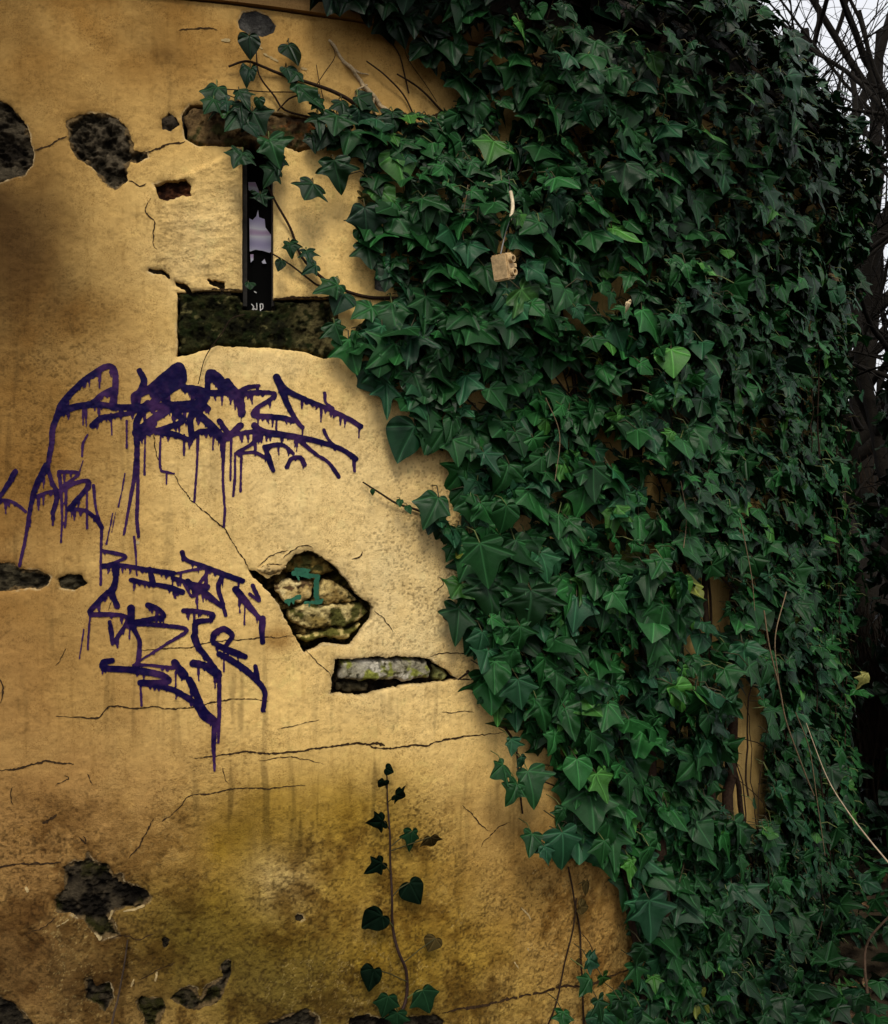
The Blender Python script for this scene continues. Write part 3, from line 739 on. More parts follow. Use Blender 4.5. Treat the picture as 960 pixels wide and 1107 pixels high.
TAG1 = [
 ([(21,612),(27,585),(32,555),(36,535),(42,520),(51,503)], (3.5, 7), .3),
 ([(51,503),(56,520),(62,535),(57,555)], 5, .6), ([(40,537),(52,532),(62,530)], 4, .5),
 ([(52,502),(56,480),(57,465),(62,450),(67,437),(82,420),(100,405),(117,396),(124,401),(125,417),(122,440)], (5, 9)),
 ([(64,447),(82,440),(105,437),(125,440),(150,440),(175,439),(207,437)], 8), ([(100,436),(110,427),(122,421)], 6),
 ([(100,460),(110,452),(125,449),(145,445),(160,435)], 6), ([(151,401),(156,412),(151,425),(145,428),(146,440)], 7, .4),
 ([(145,430),(162,420),(180,405),(194,396),(197,412),(180,424),(160,440),(148,455),(148,480)], 8, .8),
 ([(167,427),(180,415),(192,405)], 8, .3), ([(176,424),(188,413),(195,408)], 6, .2),
 ([(197,417),(208,423),(220,430),(216,441),(200,441),(180,437)], 8), ([(224,430),(226,404),(237,408),(247,424)], 7),
 ([(227,404),(241,418),(254,428),(262,445)], 9), ([(246,412),(259,430),(261,447)], 8), ([(200,420),(215,421),(230,425),(246,423)], 8),
 ([(214,428),(215,440)], 6, .6),
 ([(255,425),(268,419),(280,417)], (6, 4), .2),
 ([(260,426),(282,424),(297,426),(292,432),(277,442),(274,449),(287,450),(307,452),(317,455)], 6, .6),
 ([(299,408),(305,422),(312,440),(322,457),(327,462)], (8, 6), .2),
 ([(299,408),(310,422),(330,432),(350,440),(375,452),(390,461)], (6, 7), .7), ([(351,425),(352,435),(360,442)], 4, 0),
 ([(172,467),(190,470),(205,475),(215,467),(230,467),(242,475),(260,460)], 7), ([(207,470),(206,452),(212,447),(225,457),(240,472)], 8),
 ([(237,455),(246,468)], 6), ([(245,472),(262,468),(277,466)], 5, .5),
 ([(275,460),(285,467),(305,470),(330,474),(350,479),(370,486),(385,496)], 7, .9), ([(350,465),(355,475),(362,482)], 4, 0),
 ([(285,467),(272,480),(256,490),(275,489),(287,495)], 4.5, .5), ([(287,485),(292,500),(295,508)], 6, .2),
 ([(286,483),(305,481),(317,490)], 5, .2), ([(325,477),(340,490),(355,500),(366,515)], 5, 0), ([(310,505),(315,496),(325,495),(329,502)], 5.5, .4),
 ([(147,468),(160,457),(182,442)], 9), ([(149,474),(157,466),(166,458)], 8), ([(185,442),(197,455),(180,462),(162,467)], 6), ([(205,437),(218,436),(226,442)], 6),
 ([(148,480),(146,510),(140,545),(134,578)], (5, 3), 0), ([(149,480),(149,530),(148,560),(150,580)], (5, 3.4), 0), ([(157,470),(156,513)], 2.4, 0),
 ([(174,465),(173,505),(180,510),(188,512)], (3, 2.4), 0), ([(180,511),(180,523)], 2, 0), ([(199,470),(199,492)], 2.6, 0),
 ([(214,470),(213,500),(210,542)], (4, 2.4), 0), ([(242,475),(241,520),(243,550),(242,569)], (4.4, 2.8), 0), ([(250,475),(249,519)], 2.8, 0),
 ([(254,490),(254,515),(252,536)], 3, 0), ([(261,488),(260,531)], 3, 0), ([(137,455),(137,484)], 2.6, 0), ([(95,470),(90,480),(89,493)], 2.6, 0),
 ([(388,460),(388,473)], 2, 0), ([(384,496),(384,510)], 2, 0), ([(276,465),(276,482)], 3, 0), ([(327,462),(327,470)], 2, 0),
 ([(231,470),(230,486)], 2.4, 0), ([(120,447),(121,470)], 2.2, 0),
]
TAG_L = [
 ([(17,510),(10,522),(0,537),(-8,546)], 6, .2), ([(-6,541),(8,541),(18,545),(28,553)], (5, 3), .5),
 ([(64,510),(66,530),(67,550),(67,565),(66,586)], (4, 2.4), .1), ([(64,510),(85,512),(67,526)], 3.6, .2),
 ([(66,530),(82,522),(96,520),(92,530),(75,550)], 5.5, .5), ([(94,522),(94,552),(94,571)], 2.8, 0),
 ([(75,550),(92,552),(103,560),(110,570)], 5, .6), ([(101,525),(104,550),(110,570)], 3.4, 0), ([(110,570),(109,600),(109,632)], (4, 2.6), 0),
 ([(72,553),(70,570)], 2.4, 0), ([(135,512),(132,530),(128,548)], 1.8, 0), ([(122,555),(119,570),(115,588)], 1.8, 0),
 ([(125,554),(121,575)], 1.2, 0), ([(145,580),(147,600),(148,622)], 2.6, 0), ([(90,498),(86,511)], 1.3, 0),
]
TAG2 = [
 ([(110,595),(136,602),(112,612)], 4, .3), ([(112,612),(130,611),(155,615),(187,620)], 6, .8), ([(126,614),(124,632),(120,640)], 7, .3),
 ([(120,640),(127,655)], 7, .2), ([(117,640),(107,650),(98,663),(120,664),(135,666),(137,673),(125,692)], 5.5, .3),
 ([(119,672),(122,695)], 5, .2), ([(98,665),(96,685),(95,702)], 2.2, 0), ([(91,680),(86,712)], 1.6, 0),
 ([(142,627),(162,631),(180,634),(197,640)], 6, .8), ([(162,615),(166,632)], 6, .2), ([(187,625),(205,630),(225,634)], 5, .4),
 ([(190,620),(210,616),(225,615),(215,632),(208,645),(198,628)], 3.4, .2), ([(197,597),(201,605),(220,612),(240,620),(262,628)], 6, .3),
 ([(240,622),(236,635),(240,650),(244,665)], 5, .1), ([(215,635),(230,648),(240,655)], 7, 1), ([(203,628),(214,640)], 7, .8),
 ([(255,637),(265,650),(275,662),(280,667)], (9, 5), .2), ([(265,650),(264,675)], 2.2, 0), ([(270,642),(280,649),(273,633)], 4.5, 0),
 ([(284,669),(283,682),(284,694)], 7, 0), ([(142,657),(143,675),(150,690),(151,700),(149,718)], (8, 4), .2), ([(141,668),(140,690)], 2.4, 0),
 ([(160,654),(170,658),(177,666),(160,670),(143,674)], 6.5, .5), ([(143,674),(175,676),(202,681),(180,696),(145,718)], (6, 2), .1),
 ([(199,660),(215,661),(230,664),(227,670),(212,673),(211,684)], 6, .7), ([(210,688),(215,700),(227,715),(237,730)], 7, .2),
 ([(209,717),(220,719),(235,728)], 9, 1), ([(237,730),(237,770),(236,803)], (5, 3.4), 0),
 ([(230,692),(232,685),(242,680),(251,687),(245,697)], 6.5, .4), ([(231,695),(245,702),(265,710)], 7, .3),
 ([(237,707),(255,717),(272,730),(285,745),(286,755),(284,768)], (7, 6), .4), ([(276,720),(278,735)], 6, 0),
 ([(121,714),(112,716),(114,722),(142,724),(172,729),(182,735),(175,738),(152,738),(167,740),(190,747),(210,760),(220,775),(232,782)], (6.5, 8), .5),
 ([(145,719),(162,719),(187,722)], 4, .5), ([(189,716),(199,730)], 9, .5), ([(205,735),(212,750),(220,767),(232,780)], (7, 9), .2),
 ([(232,780),(231,805),(232,833)], (6, 3), 0), ([(152,740),(153,763)], 2.4, 0), ([(190,726),(190,742)], 2.2, 0), ([(242,705),(242,726)], 2.2, 0),
]
PURPLE, FADED = (.0032, .0010, .030), (.036, .012, .060)
strokes_mesh('graffiti', TAG1, tower, M_PAINT, PURPLE, FADED, 1).__setitem__('label', 'large dripping purple tag in two rows of letters below the slit window')
strokes_mesh('graffiti', TAG_L, tower, M_PAINT, PURPLE, FADED, 2).__setitem__('label', 'small thin purple letters at the left edge of the wall')
strokes_mesh('graffiti', TAG2, tower, M_PAINT, PURPLE, FADED, 3, off=.0017).__setitem__('label', 'lower dripping purple tag left of the broken rubble hole')
M_GREEN = mat_attr('green_spray_paint', .55, .3, 90, .6, .001)
strokes_mesh('graffiti', [([(318,620),(330,622),(345,624)], 5, .6), ([(322,616),(334,617)], 5, .2), ([(344,624),(343,638),(344,650)], 6, .3), ([(332,652),(342,652),(350,649)], 3.5, .3), ([(310,651),(318,648),(325,645)], 4, .3)],
             rub, M_GREEN, (.008, .080, .042), (.018, .11, .060), 4, off=0, base_off=-.0145, ragged=.005)
M_WHITE = mat_plain('white_marker', (.62, .60, .60), .6, .3)
strokes_mesh('graffiti', [([(273.5,320),(276,323),(274,327)], 1.3), ([(279.5,319),(279.5,327),(276,331),(273.5,329),(277,325),(280,328)], 1.2), ([(283.5,320),(284,330)], 1.2), ([(283.5,320),(286.5,320),(286.5,325),(284,326)], 1.2), ([(277,306),(279,307)], 1.4)],
             slit, M_WHITE, (.6, .6, .6), (.5, .5, .5), 5, off=0, cell=.0007, ragged=.0003, drips=False, base_off=-.0815)

# ------------------------------------------------------------------ cracks
CRACKS = [
 ([(36,162),(46,160),(55,157),(63,152),(72,147)], 1.6), ([(158,164),(170,160),(180,155),(192,153),(200,152)], 1.8), ([(139,195),(148,199),(158,198)], 1.4),
 ([(187,512),(205,538),(222,556),(240,575),(252,590),(262,605),(268,618),(274,624)], 1.2), ([(168,468),(170,490),(175,505)], 1.0),
 ([(330,702),(338,712),(345,720),(358,731)], 1.2), ([(210,820),(240,818),(270,815),(300,815),(330,812),(360,808),(390,805),(410,808),(425,806),(440,804),(470,801),(500,797),(545,791)], 2.0),
 ([(396,806),(408,803),(416,806)], 3.0), ([(180,884),(195,872),(205,860),(225,857),(250,852),(280,851),(330,849)], 1.4), ([(0,833),(20,830),(45,820),(60,823),(80,826)], 1.8),
 ([(-10,937),(20,935),(45,933),(66,932)], 2.2), ([(167,884),(160,900),(150,915),(140,927)], 1.4), ([(150,702),(180,702),(200,701),(230,696),(260,693),(300,691),(318,688)], 1.1),
 ([(60,774),(80,776),(100,779),(112,770),(125,765),(150,766),(165,764),(200,764),(230,759),(260,757),(290,758)], 1.5),
 ([(405,660),(415,670),(425,683)], 1.0), ([(490,735),(505,734),(522,735)], 1.4), ([(466,710),(480,706),(500,707),(518,709)], 1.2),
 ([(278,612),(290,603),(300,597),(312,595)], 1.0), ([(306,602),(316,594),(326,590),(338,592)], 1.2), ([(281,615),(292,610),(305,610)], 1.0),
 ([(280,822),(310,820),(350,826)], .9), ([(300,788),(320,785),(345,778)], .9), ([(180,884),(175,888)], 1.5),
 ([(478,1096),(500,1091),(530,1086),(560,1079),(600,1070),(640,1059),(690,1044)], 3.0), ([(560,845),(580,838),(600,822)], .9),
 ([(30,1010),(50,1000),(62,990)], .9), ([(118,1016),(135,1012),(150,1016),(168,1008)], 1.0), ([(150,1060),(168,1050),(190,1040)], .9),
 ([(60,850),(75,842),(70,838)], .9), ([(46,890),(54,885),(62,880)], 3.0), ([(15,870),(12,860),(14,850)], 1.2), ([(95,835),(100,848)], 1.2), ([(85,905),(92,912),(90,904)], 1.5),
 ([(240,830),(246,846)], 1.0), ([(195,33),(215,30),(235,33)], 1.4), ([(205,120),(190,105),(200,95)], .0), ([(500,870),(512,882),(530,900)], 1.1), ([(520,915),(530,905),(552,888)], 1.0),
 ([(432,123),(450,124),(470,125),(492,122)], 3.6), ([(470,640),(480,630),(474,622)], .9), ([(380,604),(388,602),(392,596)], 1.4), ([(120,650),(117,660)], .6),
 ([(163,213),(158,226),(168,240),(166,262),(170,270)], 1.2), ([(297,322),(320,320),(345,321),(366,321)], 2.2), ([(262,314),(240,312),(226,314)], 1.4),
 ([(430,735),(436,728)], .6), ([(478,770),(500,769),(512,770)], .9), ([(0,735),(4,745),(1,760)], 1.6), ([(72,700),(60,720)], .6),
]
r_ = np.random.default_rng(44)
for pts, w in CRACKS:
    if w <= 0: continue
    q = smooth_line(pts, 2.2)
    jit = np.cumsum(r_.normal(0, .45, q.shape), 0); jit -= np.linspace(0, 1, len(q))[:, None] * jit[-1]
    P = hitp(q + jit); d = np.gradient(P, axis=0); d /= np.linalg.norm(d, axis=1)[:, None] + 1e-9
    nn = np.stack([-d[:, 1], d[:, 0]], 1); t = np.linspace(0, 1, len(P))
    ww = w * .00092 * (.35 + .65 * np.minimum(1, np.minimum(t, 1 - t) * 6)) * np.clip(r_.normal(1, .35, len(P)), .35, 1.8)
    A = P + nn * ww[:, None]; B = P - nn * ww[:, None]; n = len(P); i = np.arange(n - 1)
    Q = np.stack([n + i, n + i + 1, i + 1, i], 1)
    VV = np.vstack([pos(X[:, 0], X[:, 1], disp_at(X[:, 0], X[:, 1]) + .0009) for X in (A, B)])
    link('plaster_crack', mesh_np('plaster_crack', VV, Q.ravel(), np.full(len(Q), 4)), M_CRACK, tower)
# hairline light scratches / lime specks
M_LIME = mat_attr('bare_lime', .9, .1, 90, .3, .001)
for pts, w in [([(563,981),(570,988),(575,996)], 1.5), ([(240,44),(247,44)], 3), ([(170,1050),(168,1060)], 2.2), ([(285,58),(300,66)], 2.0), ([(280,50),(284,53)], 2), ([(326,74),(331,75)], 3), ([(556,1040),(560,1046)], 1.2), ([(575,945),(578,940)], 1.5), ([(570,1024),(571,1028)], 1.2), ([(134,985),(145,983),(155,979)], (2.0, 3.2)), ([(104,1009),(108,1015)], 4.6), ([(121,985),(118,994)], (3, 1.5)), ([(62,1001),(68,998),(74,994)], 1.1), ([(145,1058),(142,1066)], (1, 2.2)), ([(28,960),(30,963)], 3.4), ([(146,585),(149,587)], 5)]:
    strokes_mesh('lime_speck', [(pts, w, 0)], tower, M_LIME, (.46, .35, .18), (.36, .26, .12), 9, off=.0012, ragged=.003, drips=False)

# ------------------------------------------------------------------ ivy
# outlines: right half from the notch round to the tip, base of the blade at the origin
OUT = [
 [(0, 0), (.07, -.10), (.20, -.17), (.36, -.14), (.47, -.03), (.44, .07), (.40, .14), (.52, .20), (.66, .33), (.52, .38), (.38, .43), (.30, .50), (.25, .62), (.17, .79), (.08, .93), (0, 1.02)],
 [(0, 0), (.09, -.09), (.22, -.13), (.36, -.08), (.45, .04), (.50, .16), (.58, .27), (.68, .40), (.54, .45), (.42, .50), (.33, .57), (.25, .68), (.17, .80), (.08, .92), (0, 1.0)],
 [(0, 0), (.10, -.10), (.25, -.13), (.40, -.06), (.49, .07), (.53, .21), (.52, .34), (.47, .44), (.41, .53), (.33, .63), (.25, .73), (.16, .83), (.08, .92), (0, .99)],
 [(0, 0), (.06, -.12), (.18, -.22), (.33, -.24), (.50, -.19), (.42, -.04), (.34, .06), (.40, .14), (.54, .24), (.70, .37), (.53, .39), (.36, .40), (.24, .47), (.20, .62), (.14, .80), (.07, .95), (0, 1.08)],
]
TEMPL = []
for o in OUT + [None] + OUT:
    if o is None: FINE = True; continue
    o = np.array(o, float)
    if 'FINE' in globals():
        q_ = smooth_line(o, 10); o = smooth_line(o, .075); o[0, 0] = o[-1, 0] = 0
    else: o = o * np.array([1.0, 1.0])
    left = o[1:-1][::-1] * np.array([-1, 1])
    ring = np.vstack([o, left])                        # closed, starts at the notch
    n = len(ring)
    ctr = np.array([0, .24])
    r1 = ctr + (ring - ctr) * .55
    vv = np.vstack([ctr[None], r1, ring])
    tri = []
    for i in range(n):
        j = (i + 1) % n
        tri.append((0, 1 + j, 1 + i)); tri.append((1 + i, 1 + j, 1 + n + j)); tri.append((1 + i, 1 + n + j, 1 + n + i))
    # y (tip) x x -> +z must face outward: right-handed
    TEMPL.append((vv, np.array(tri)[:, ::-1].copy()))
# make sure windings face +z
for k_, (vv, tri) in enumerate(TEMPL):
    a, b, c_ = vv[tri[0, 0]], vv[tri[0, 1]], vv[tri[0, 2]]
    if (b[0] - a[0]) * (c_[1] - a[1]) - (b[1] - a[1]) * (c_[0] - a[0]) < 0: TEMPL[k_] = (vv, tri[:, ::-1].copy())

def unit(v): return v / (np.linalg.norm(v, axis=-1, keepdims=True) + 1e-9)

def leaf_mesh(name, Pb, Nn, Dd, Ln, colr, kind, rg, pet=None, bend=None):
    """all leaves of one plant as one mesh. Pb blade base, Nn normal, Dd tip direction, Ln length"""
    Nn = unit(Nn); Dd = unit(Dd - Nn * (Nn * Dd).sum(-1, keepdims=True)); Xx = np.cross(Dd, Nn)
    Vs, Ls, Cs, Us, base = [], [], [], [], 0
    for k_, (vv, tri) in enumerate(TEMPL):
        ix = np.nonzero(kind == k_)[0]
        if not len(ix): continue
        n = len(ix)
        x, y = vv[:, 0], vv[:, 1]
        kb = rg.uniform(-.12, .50, n)[:, None] if bend is None else bend[ix][:, None]
        kx = rg.uniform(-.24, .42, n)[:, None]; tw = rg.normal(0, .24, n)[:, None]; wv = rg.normal(0, .05, n)[:, None]
        asx = rg.normal(1, .13, n)[:, None]; lop = rg.normal(0, .13, n)[:, None]; sk = rg.normal(0, .08, n)[:, None]
        ph = rg.uniform(0, 6, n)[:, None]
        zz = -kb * (np.clip(y, -.2, 2) ** 2)[None] - kx * (np.abs(x) ** 1.9)[None] + tw * (x * y)[None] + wv * np.sin(9 * x + 7 * y + ph)
        wx = asx * x[None] * (1 + lop * np.sign(x)[None]) + sk * y[None]
        L_ = Ln[ix][:, None, None]
        P = Pb[ix][:, None] + L_ * (wx[..., None] * Xx[ix][:, None] + y[None, :, None] * Dd[ix][:, None] + zz[..., None] * Nn[ix][:, None])
        Vs.append(P.reshape(-1, 3))
        t = (tri[None] + (base + np.arange(n) * len(vv))[:, None, None]).reshape(-1)
        Ls.append(t); base += n * len(vv)
        edge = np.where(np.arange(len(vv)) > (len(vv) - 1) // 2, 1.0, 0.0)
        Cs.append((colr[ix][:, None] * (1.05 - .12 * edge)[None, :, None]).reshape(-1, 3))
        Us.append(np.tile(np.stack([x, y, 0 * x], 1), (n, 1)))
    loops = np.concatenate(Ls); totals = np.full(len(loops) // 3, 3)
    if pet is not None:                                  # stalks: thin three-sided tubes from blade base back to a node
        n = len(Pb); P0 = Pb - .0 * Nn; P2 = pet; P1 = (P0 + P2) / 2 + Nn * (.12 * Ln)[:, None] + np.array([0, 0, .1]) * Ln[:, None]
        rings = []
        for P in (P0, P1, P2):
            dd = unit(P2 - P0); u = unit(np.cross(dd, Nn + 1e-3)); w = np.cross(dd, u)
            rr = (.0011 + .008 * Ln)[:, None]
            rings.append(np.stack([P + rr * u, P + rr * (-.5 * u + .87 * w), P + rr * (-.5 * u - .87 * w)], 1))
        PV = np.stack(rings, 1).reshape(-1, 3)
        q = []
        for a in range(2):
            for b in range(3): q.append((a * 3 + b, a * 3 + (b + 1) % 3, a * 3 + 3 + (b + 1) % 3, a * 3 + 3 + b))
        q = (np.array(q)[None] + (base + np.arange(n) * 9)[:, None, None]).reshape(-1)
        Vs.append(PV); loops = np.concatenate([loops, q]); totals = np.concatenate([totals, np.full(len(q) // 4, 4)])
        pc = np.where(rg.random(n)[:, None] < .35, np.array([.10, .12, .04]), np.array([.05, .045, .02]))
        Cs.append(np.repeat(pc, 9, 0)); Us.append(np.tile([5., 5., 0], (n * 9, 1)))
    return mesh_np(name, np.vstack(Vs), loops, totals, {'col': np.vstack(Cs), 'luv': np.vstack(Us)})

G_DEEP = np.array([.0035, .0200, .0050]); G_MID = np.array([.0100, .0600, .0120]); G_LITE = np.array([.034, .120, .018]); G_BLUE = np.array([.009, .040, .022]); G_YEL = np.array([.13, .15, .020])
def leaf_colours(n, rg, age=None):
    t = np.clip(rg.beta(1.6, 2.0, n), 0, 1)[:, None]
    c_ = G_DEEP * (1 - t) + G_MID * t
    b = rg.random(n)[:, None]
    c_ = np.where(b < .2, c_ * .5 + G_BLUE * .5, c_)
    c_ = np.where((b > .93) & (b < .985), G_LITE * rg.uniform(.5, 1.0, (n, 1)), c_)
    c_ = np.where(b > .9965, G_YEL * rg.uniform(.4, .9, (n, 1)), c_)
    c_ = np.where(rg.random((n, 1)) < .0004, np.array([.085, .050, .016]), c_)
    return c_ * rg.uniform(.60, 1.35, (n, 1))

IVY_EDGE = [(325,-60),(338,-12),(375,2),(420,14),(455,34),(478,62),(492,92),(486,120),(462,112),(440,112),(410,112),(385,118),(358,128),(352,142),(372,165),(398,190),(384,215),(384,240),(395,262),(412,290),(430,318),(412,332),(382,345),(372,368),(384,392),(402,402),(408,432),(430,450),(455,452),(470,462),(505,470),(500,498),(512,528),(498,548),(470,545),(462,558),(486,572),(505,590),(505,615),(500,640),(502,670),(515,700),(522,735),(548,772),(572,800),(600,822),(618,850),(628,872),(602,900),(622,925),(655,918),(672,950),(690,985),(694,1020),(684,1050),(688,1075),(665,1090),(650,1110),(640,1200),(3000,1200),(3000,-900),(472,-900)]
GAPS = [(808,800,12,58,.0),(812,868,10,36,.15),(793,850,10,35,.15),(778,680,9,36,.25),(700,545,14,20,.7),(622,345,10,22,.5),(680,420,12,30,.7),(815,960,9,25,.4),(520,430,16,12,.5),(770,655,14,16,.3),(830,740,14,60,.55),(735,560,12,24,.65),(655,330,10,20,.5)]

def surf_pt(s, z, off):
    """surface of wall, eave and roof under the ivy: point and outward normal"""
    rad = radial(s)
    zr = np.maximum(z - (EAVE + .06), 0)
    on = z > EAVE + .06
    extra = np.where(on, OVER + .04 - zr / ROOF_T, np.where(z > EAVE - .25, (OVER * .6) * sstep(EAVE - .25, EAVE + .06, z), 0))
    P = pos(s, z, 0.0) + rad * extra[:, None]
    nrm = np.where(on[:, None], unit(rad + np.array([0, 0, 1 / ROOF_T])), rad)
    return P + nrm * np.asarray(off)[:, None], nrm

rgi = np.random.default_rng(101)
NC = 36000
s_ = rgi.uniform(-.25, R * math.radians(112), NC); z_ = rgi.uniform(.02, 3.75, NC)
P_, _ = surf_pt(s_, z_, np.full(NC, .06))
px_, py_ = project(P_)
sd_ = poly_sdf(np.stack([px_, py_], -1), IVY_EDGE)
hidden = s_ > R * math.radians(50)
sdi = np.where(hidden, 200, sd_)
T_ = (.025 + .125 * sstep(0, 150, sdi) * (.72 + .55 * fbm(s_, z_, .20, 3, 607))) * (1 - .45 * sstep(740, 900, px_))
T_ = np.clip(T_ + .05 * np.exp(-((z_ - EAVE) / .22) ** 2) * sstep(20, 120, sdi), .02, .22)
off = T_ * (rgi.random(NC) ** .65) + .008
off = off + np.where((rgi.random(NC) < .10) & (s_ > 1.9), rgi.uniform(.0, .08, NC), 0)
Ln = rgi.uniform(.036, .086, NC) * np.where(rgi.random(NC) < .2, .65, 1) * (1 - .16 * sstep(700, 900, px_)) * (1 - .14 * sstep(420, 60, py_))
Pb, nr = surf_pt(s_, z_, off)
gx_, gy_ = project(Pb - np.array([0, 0, 1]) * (.35 * Ln)[:, None])
keep = (sd_ > 4) | hidden
prob = np.ones(NC)
for qx, qy, rx, ry, pmin in GAPS:
    q = ((gx_ - qx) / (rx + 12)) ** 2 + ((gy_ - qy) / (ry + 10)) ** 2
    prob *= np.where(hidden, 1, pmin + (1 - pmin) * sstep(.6, 1.2, q))
prob *= np.where(s_ > R * math.radians(75), .5, 1) * np.where(sd_ < 20, .7, 1)
prob *= .80 + .20 * np.maximum(sstep(-.4, .3, fbm(s_, z_, .16, 3, 601)), sstep(330, 180, gy_))
keep &= rgi.random(NC) < prob
s_, z_, sd_, px_, py_, T_, off, Ln, Pb, nr = [v[keep] for v in (s_, z_, sdi, px_, py_, T_, off, Ln, Pb, nr)]
n = len(s_)
up = np.array([0, 0, 1.0])
Nn = nr + up * rgi.uniform(.05, .95, n)[:, None] + rgi.normal(0, .42, (n, 3))
lat = np.cross(up, nr)
Dd = -up + lat * rgi.normal(0, .62, n)[:, None] + nr * rgi.uniform(-.1, .5, n)[:, None]
kind = rgi.choice(4, n, p=[.30, .32, .22, .16]) + np.where((s_ < 1.35) & (off > .4 * T_), 4, 0)
colr = leaf_colours(n, rgi) * (.25 + 1.0 * (off / np.maximum(T_, .02)) ** 1.4)[:, None].clip(.25, 1.25) * np.where((px_ < 490) & (py_ < 45), .3, 1.0)[:, None] * (1 - .28 * sstep(640, 880, px_))[:, None] * (1 - .30 * sstep(330, 60, py_))[:, None] * (1 - .45 * sstep(800, 1060, py_) * sstep(640, 800, px_))[:, None]  # shade painted into leaf colour: inner layers, eave, top, right, lower right
pet = Pb - nr * np.minimum(off * .55, .035)[:, None] + up * (rgi.uniform(.1, .5, n) * Ln)[:, None] + lat * (rgi.normal(0, .4, n) * Ln)[:, None]
# the leaves that draw the ragged left edge, read off one by one: x, y, size, tip angle (0 down, + right)
EDGE = [
 (270,49,27,5),(317,57,30,20),(269,80,24,-10),(313,80,26,10),(333,103,44,48),(231,103,30,-20),(263,105,26,25),(280,111,13,0),(238,114,28,-50),(252,131,30,-30),(280,131,30,30),(346,113,20,40),(363,134,40,0),(389,130,32,20),(397,111,34,60),(339,153,25,0),
 (258,171,27,-20),(297,160,38,15),(292,188,24,-40),(283,216,20,10),(334,206,34,-35),(364,188,40,5),(396,240,46,0),(400,275,36,10),(420,297,42,-15),(313,268,19,0),(303,287,14,-10),(333,277,18,15),(336,289,20,-60),(269,309,12,0),
 (355,313,38,-55),(368,325,28,-20),(393,337,32,-60),(366,359,26,20),(427,342,46,10),(411,368,46,-10),(381,383,46,5),(461,336,46,0),(433,178,46,10),(452,212,42,-10),(466,265,50,25),(378,150,34,-10),(410,150,36,25),(400,165,30,-30),(425,130,26,0),(448,150,34,30),
 (420,343,38,5),(463,340,44,0),(517,330,44,0),(500,352,38,10),(597,347,36,-5),(420,430,46,0),(450,430,36,-25),(440,478,54,-25),(487,462,40,-30),(514,468,46,20),(562,478,36,10),(567,413,36,0),(537,430,36,30),(587,508,40,0),(617,455,34,10),(607,437,34,-30),(640,520,46,-10),(680,533,34,20),
 (403,532,7,0),(442,551,11,20),(433,543,9,0),(470,550,46,-25),(510,552,40,10),(526,553,34,30),(683,397,30,5),(657,412,26,-15),(643,352,28,10),(467,566,26,-40),(481,575,12,-20),(496,575,13,30),(488,596,21,-30),(521,608,60,0),(568,598,50,25),
 (495,638,32,-40),(527,645,52,5),(493,672,46,-20),(538,671,20,50),(574,657,54,0),(521,695,36,-15),(565,691,42,10),(524,713,36,-40),(534,730,42,0),(602,700,36,-10),(562,748,40,15),(587,770,48,20),(602,739,42,0),(640,745,42,10),(610,632,26,15),(643,630,42,-20),(671,652,52,0),(668,680,44,15),(718,658,42,20),(618,648,48,-15),
 (552,807,20,-10),(537,832,26,-60),(566,824,18,40),(577,848,44,10),(556,857,28,-30),(520,758,9,-40),(640,873,56,0),(606,882,22,-20),(640,805,38,0),(680,850,36,-10),(573,912,28,-20),(591,924,24,0),(612,917,48,10),(704,928,42,15),(681,942,30,-10),(654,921,30,0),
 (704,992,52,0),(689,983,34,-30),(693,1033,30,-10),(689,1056,28,0),(643,1041,25,60),(635,1067,25,-50),(652,1064,26,10),(650,1092,26,0),(609,1104,24,-20),(672,1092,28,10),(693,1100,32,0),(731,1046,36,0),(461,460,22,0),(545,560,40,0),(560,620,44,-10),(590,610,40,10),(605,580,44,0),(548,515,40,-20),(530,500,36,20),(575,545,42,0),
 (462,452,36,0),(474,476,40,-20),(452,438,36,20),(492,486,36,10),(506,502,34,0),(462,478,34,-30),(262,120,28,0),(271,138,25,20),(245,120,24,-20),(300,174,28,0),(226,112,22,-35),(345,132,30,10),(350,150,30,-20),(372,118,28,10),(318,84,20,-20),(545,690,34,0),(555,715,38,-10),(590,725,40,0),(615,780,44,10),(600,800,36,-15),(625,835,40,0),(660,900,44,0),(650,850,40,15),
]
ed = np.array(EDGE, float); ne = len(ed)
eo = rgi.uniform(.028, .060, ne) + np.where(ed[:, 0] > 520, .04, 0)
es, ez = hit(ed[:, 0], ed[:, 1], eo)
ctr = pos(es, ez, eo); er = radial(es); el = np.cross(up, er)
ang = np.radians(ed[:, 3]) + rgi.normal(0, .08, ne)
eD = -up * np.cos(ang)[:, None] + el * np.sin(ang)[:, None]
eL = ed[:, 2] * np.where(ed[:, 2] > 30, .84, .92) * ctr[:, 1] / F
eN = er + up * rgi.uniform(.1, .5, ne)[:, None] + rgi.normal(0, .16, (ne, 3))
eDp = unit(eD - unit(eN) * (unit(eN) * eD).sum(-1, keepdims=True))
eB = ctr - eDp * (.42 * eL)[:, None]
ecol = leaf_colours(ne, rgi) * 1.05
ek = rgi.choice(4, ne, p=[.40, .30, .14, .16]); ek[ed[:, 2] < 16] = 2; ek[:4] = 2; ek[4] = 1; ek += 4
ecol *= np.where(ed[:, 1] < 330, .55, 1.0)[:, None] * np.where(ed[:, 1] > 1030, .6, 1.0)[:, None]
epet = eB - er * (eo * .75)[:, None] + up * (.35 * eL)[:, None]
ivy0 = pos(np.array([1.4]), np.array([0.0]), .05)[0]
ivy = empty('climbing_ivy', tuple(ivy0), 'huge dark green ivy with lobed leaves climbing over the tower wall and roof', 'ivy')
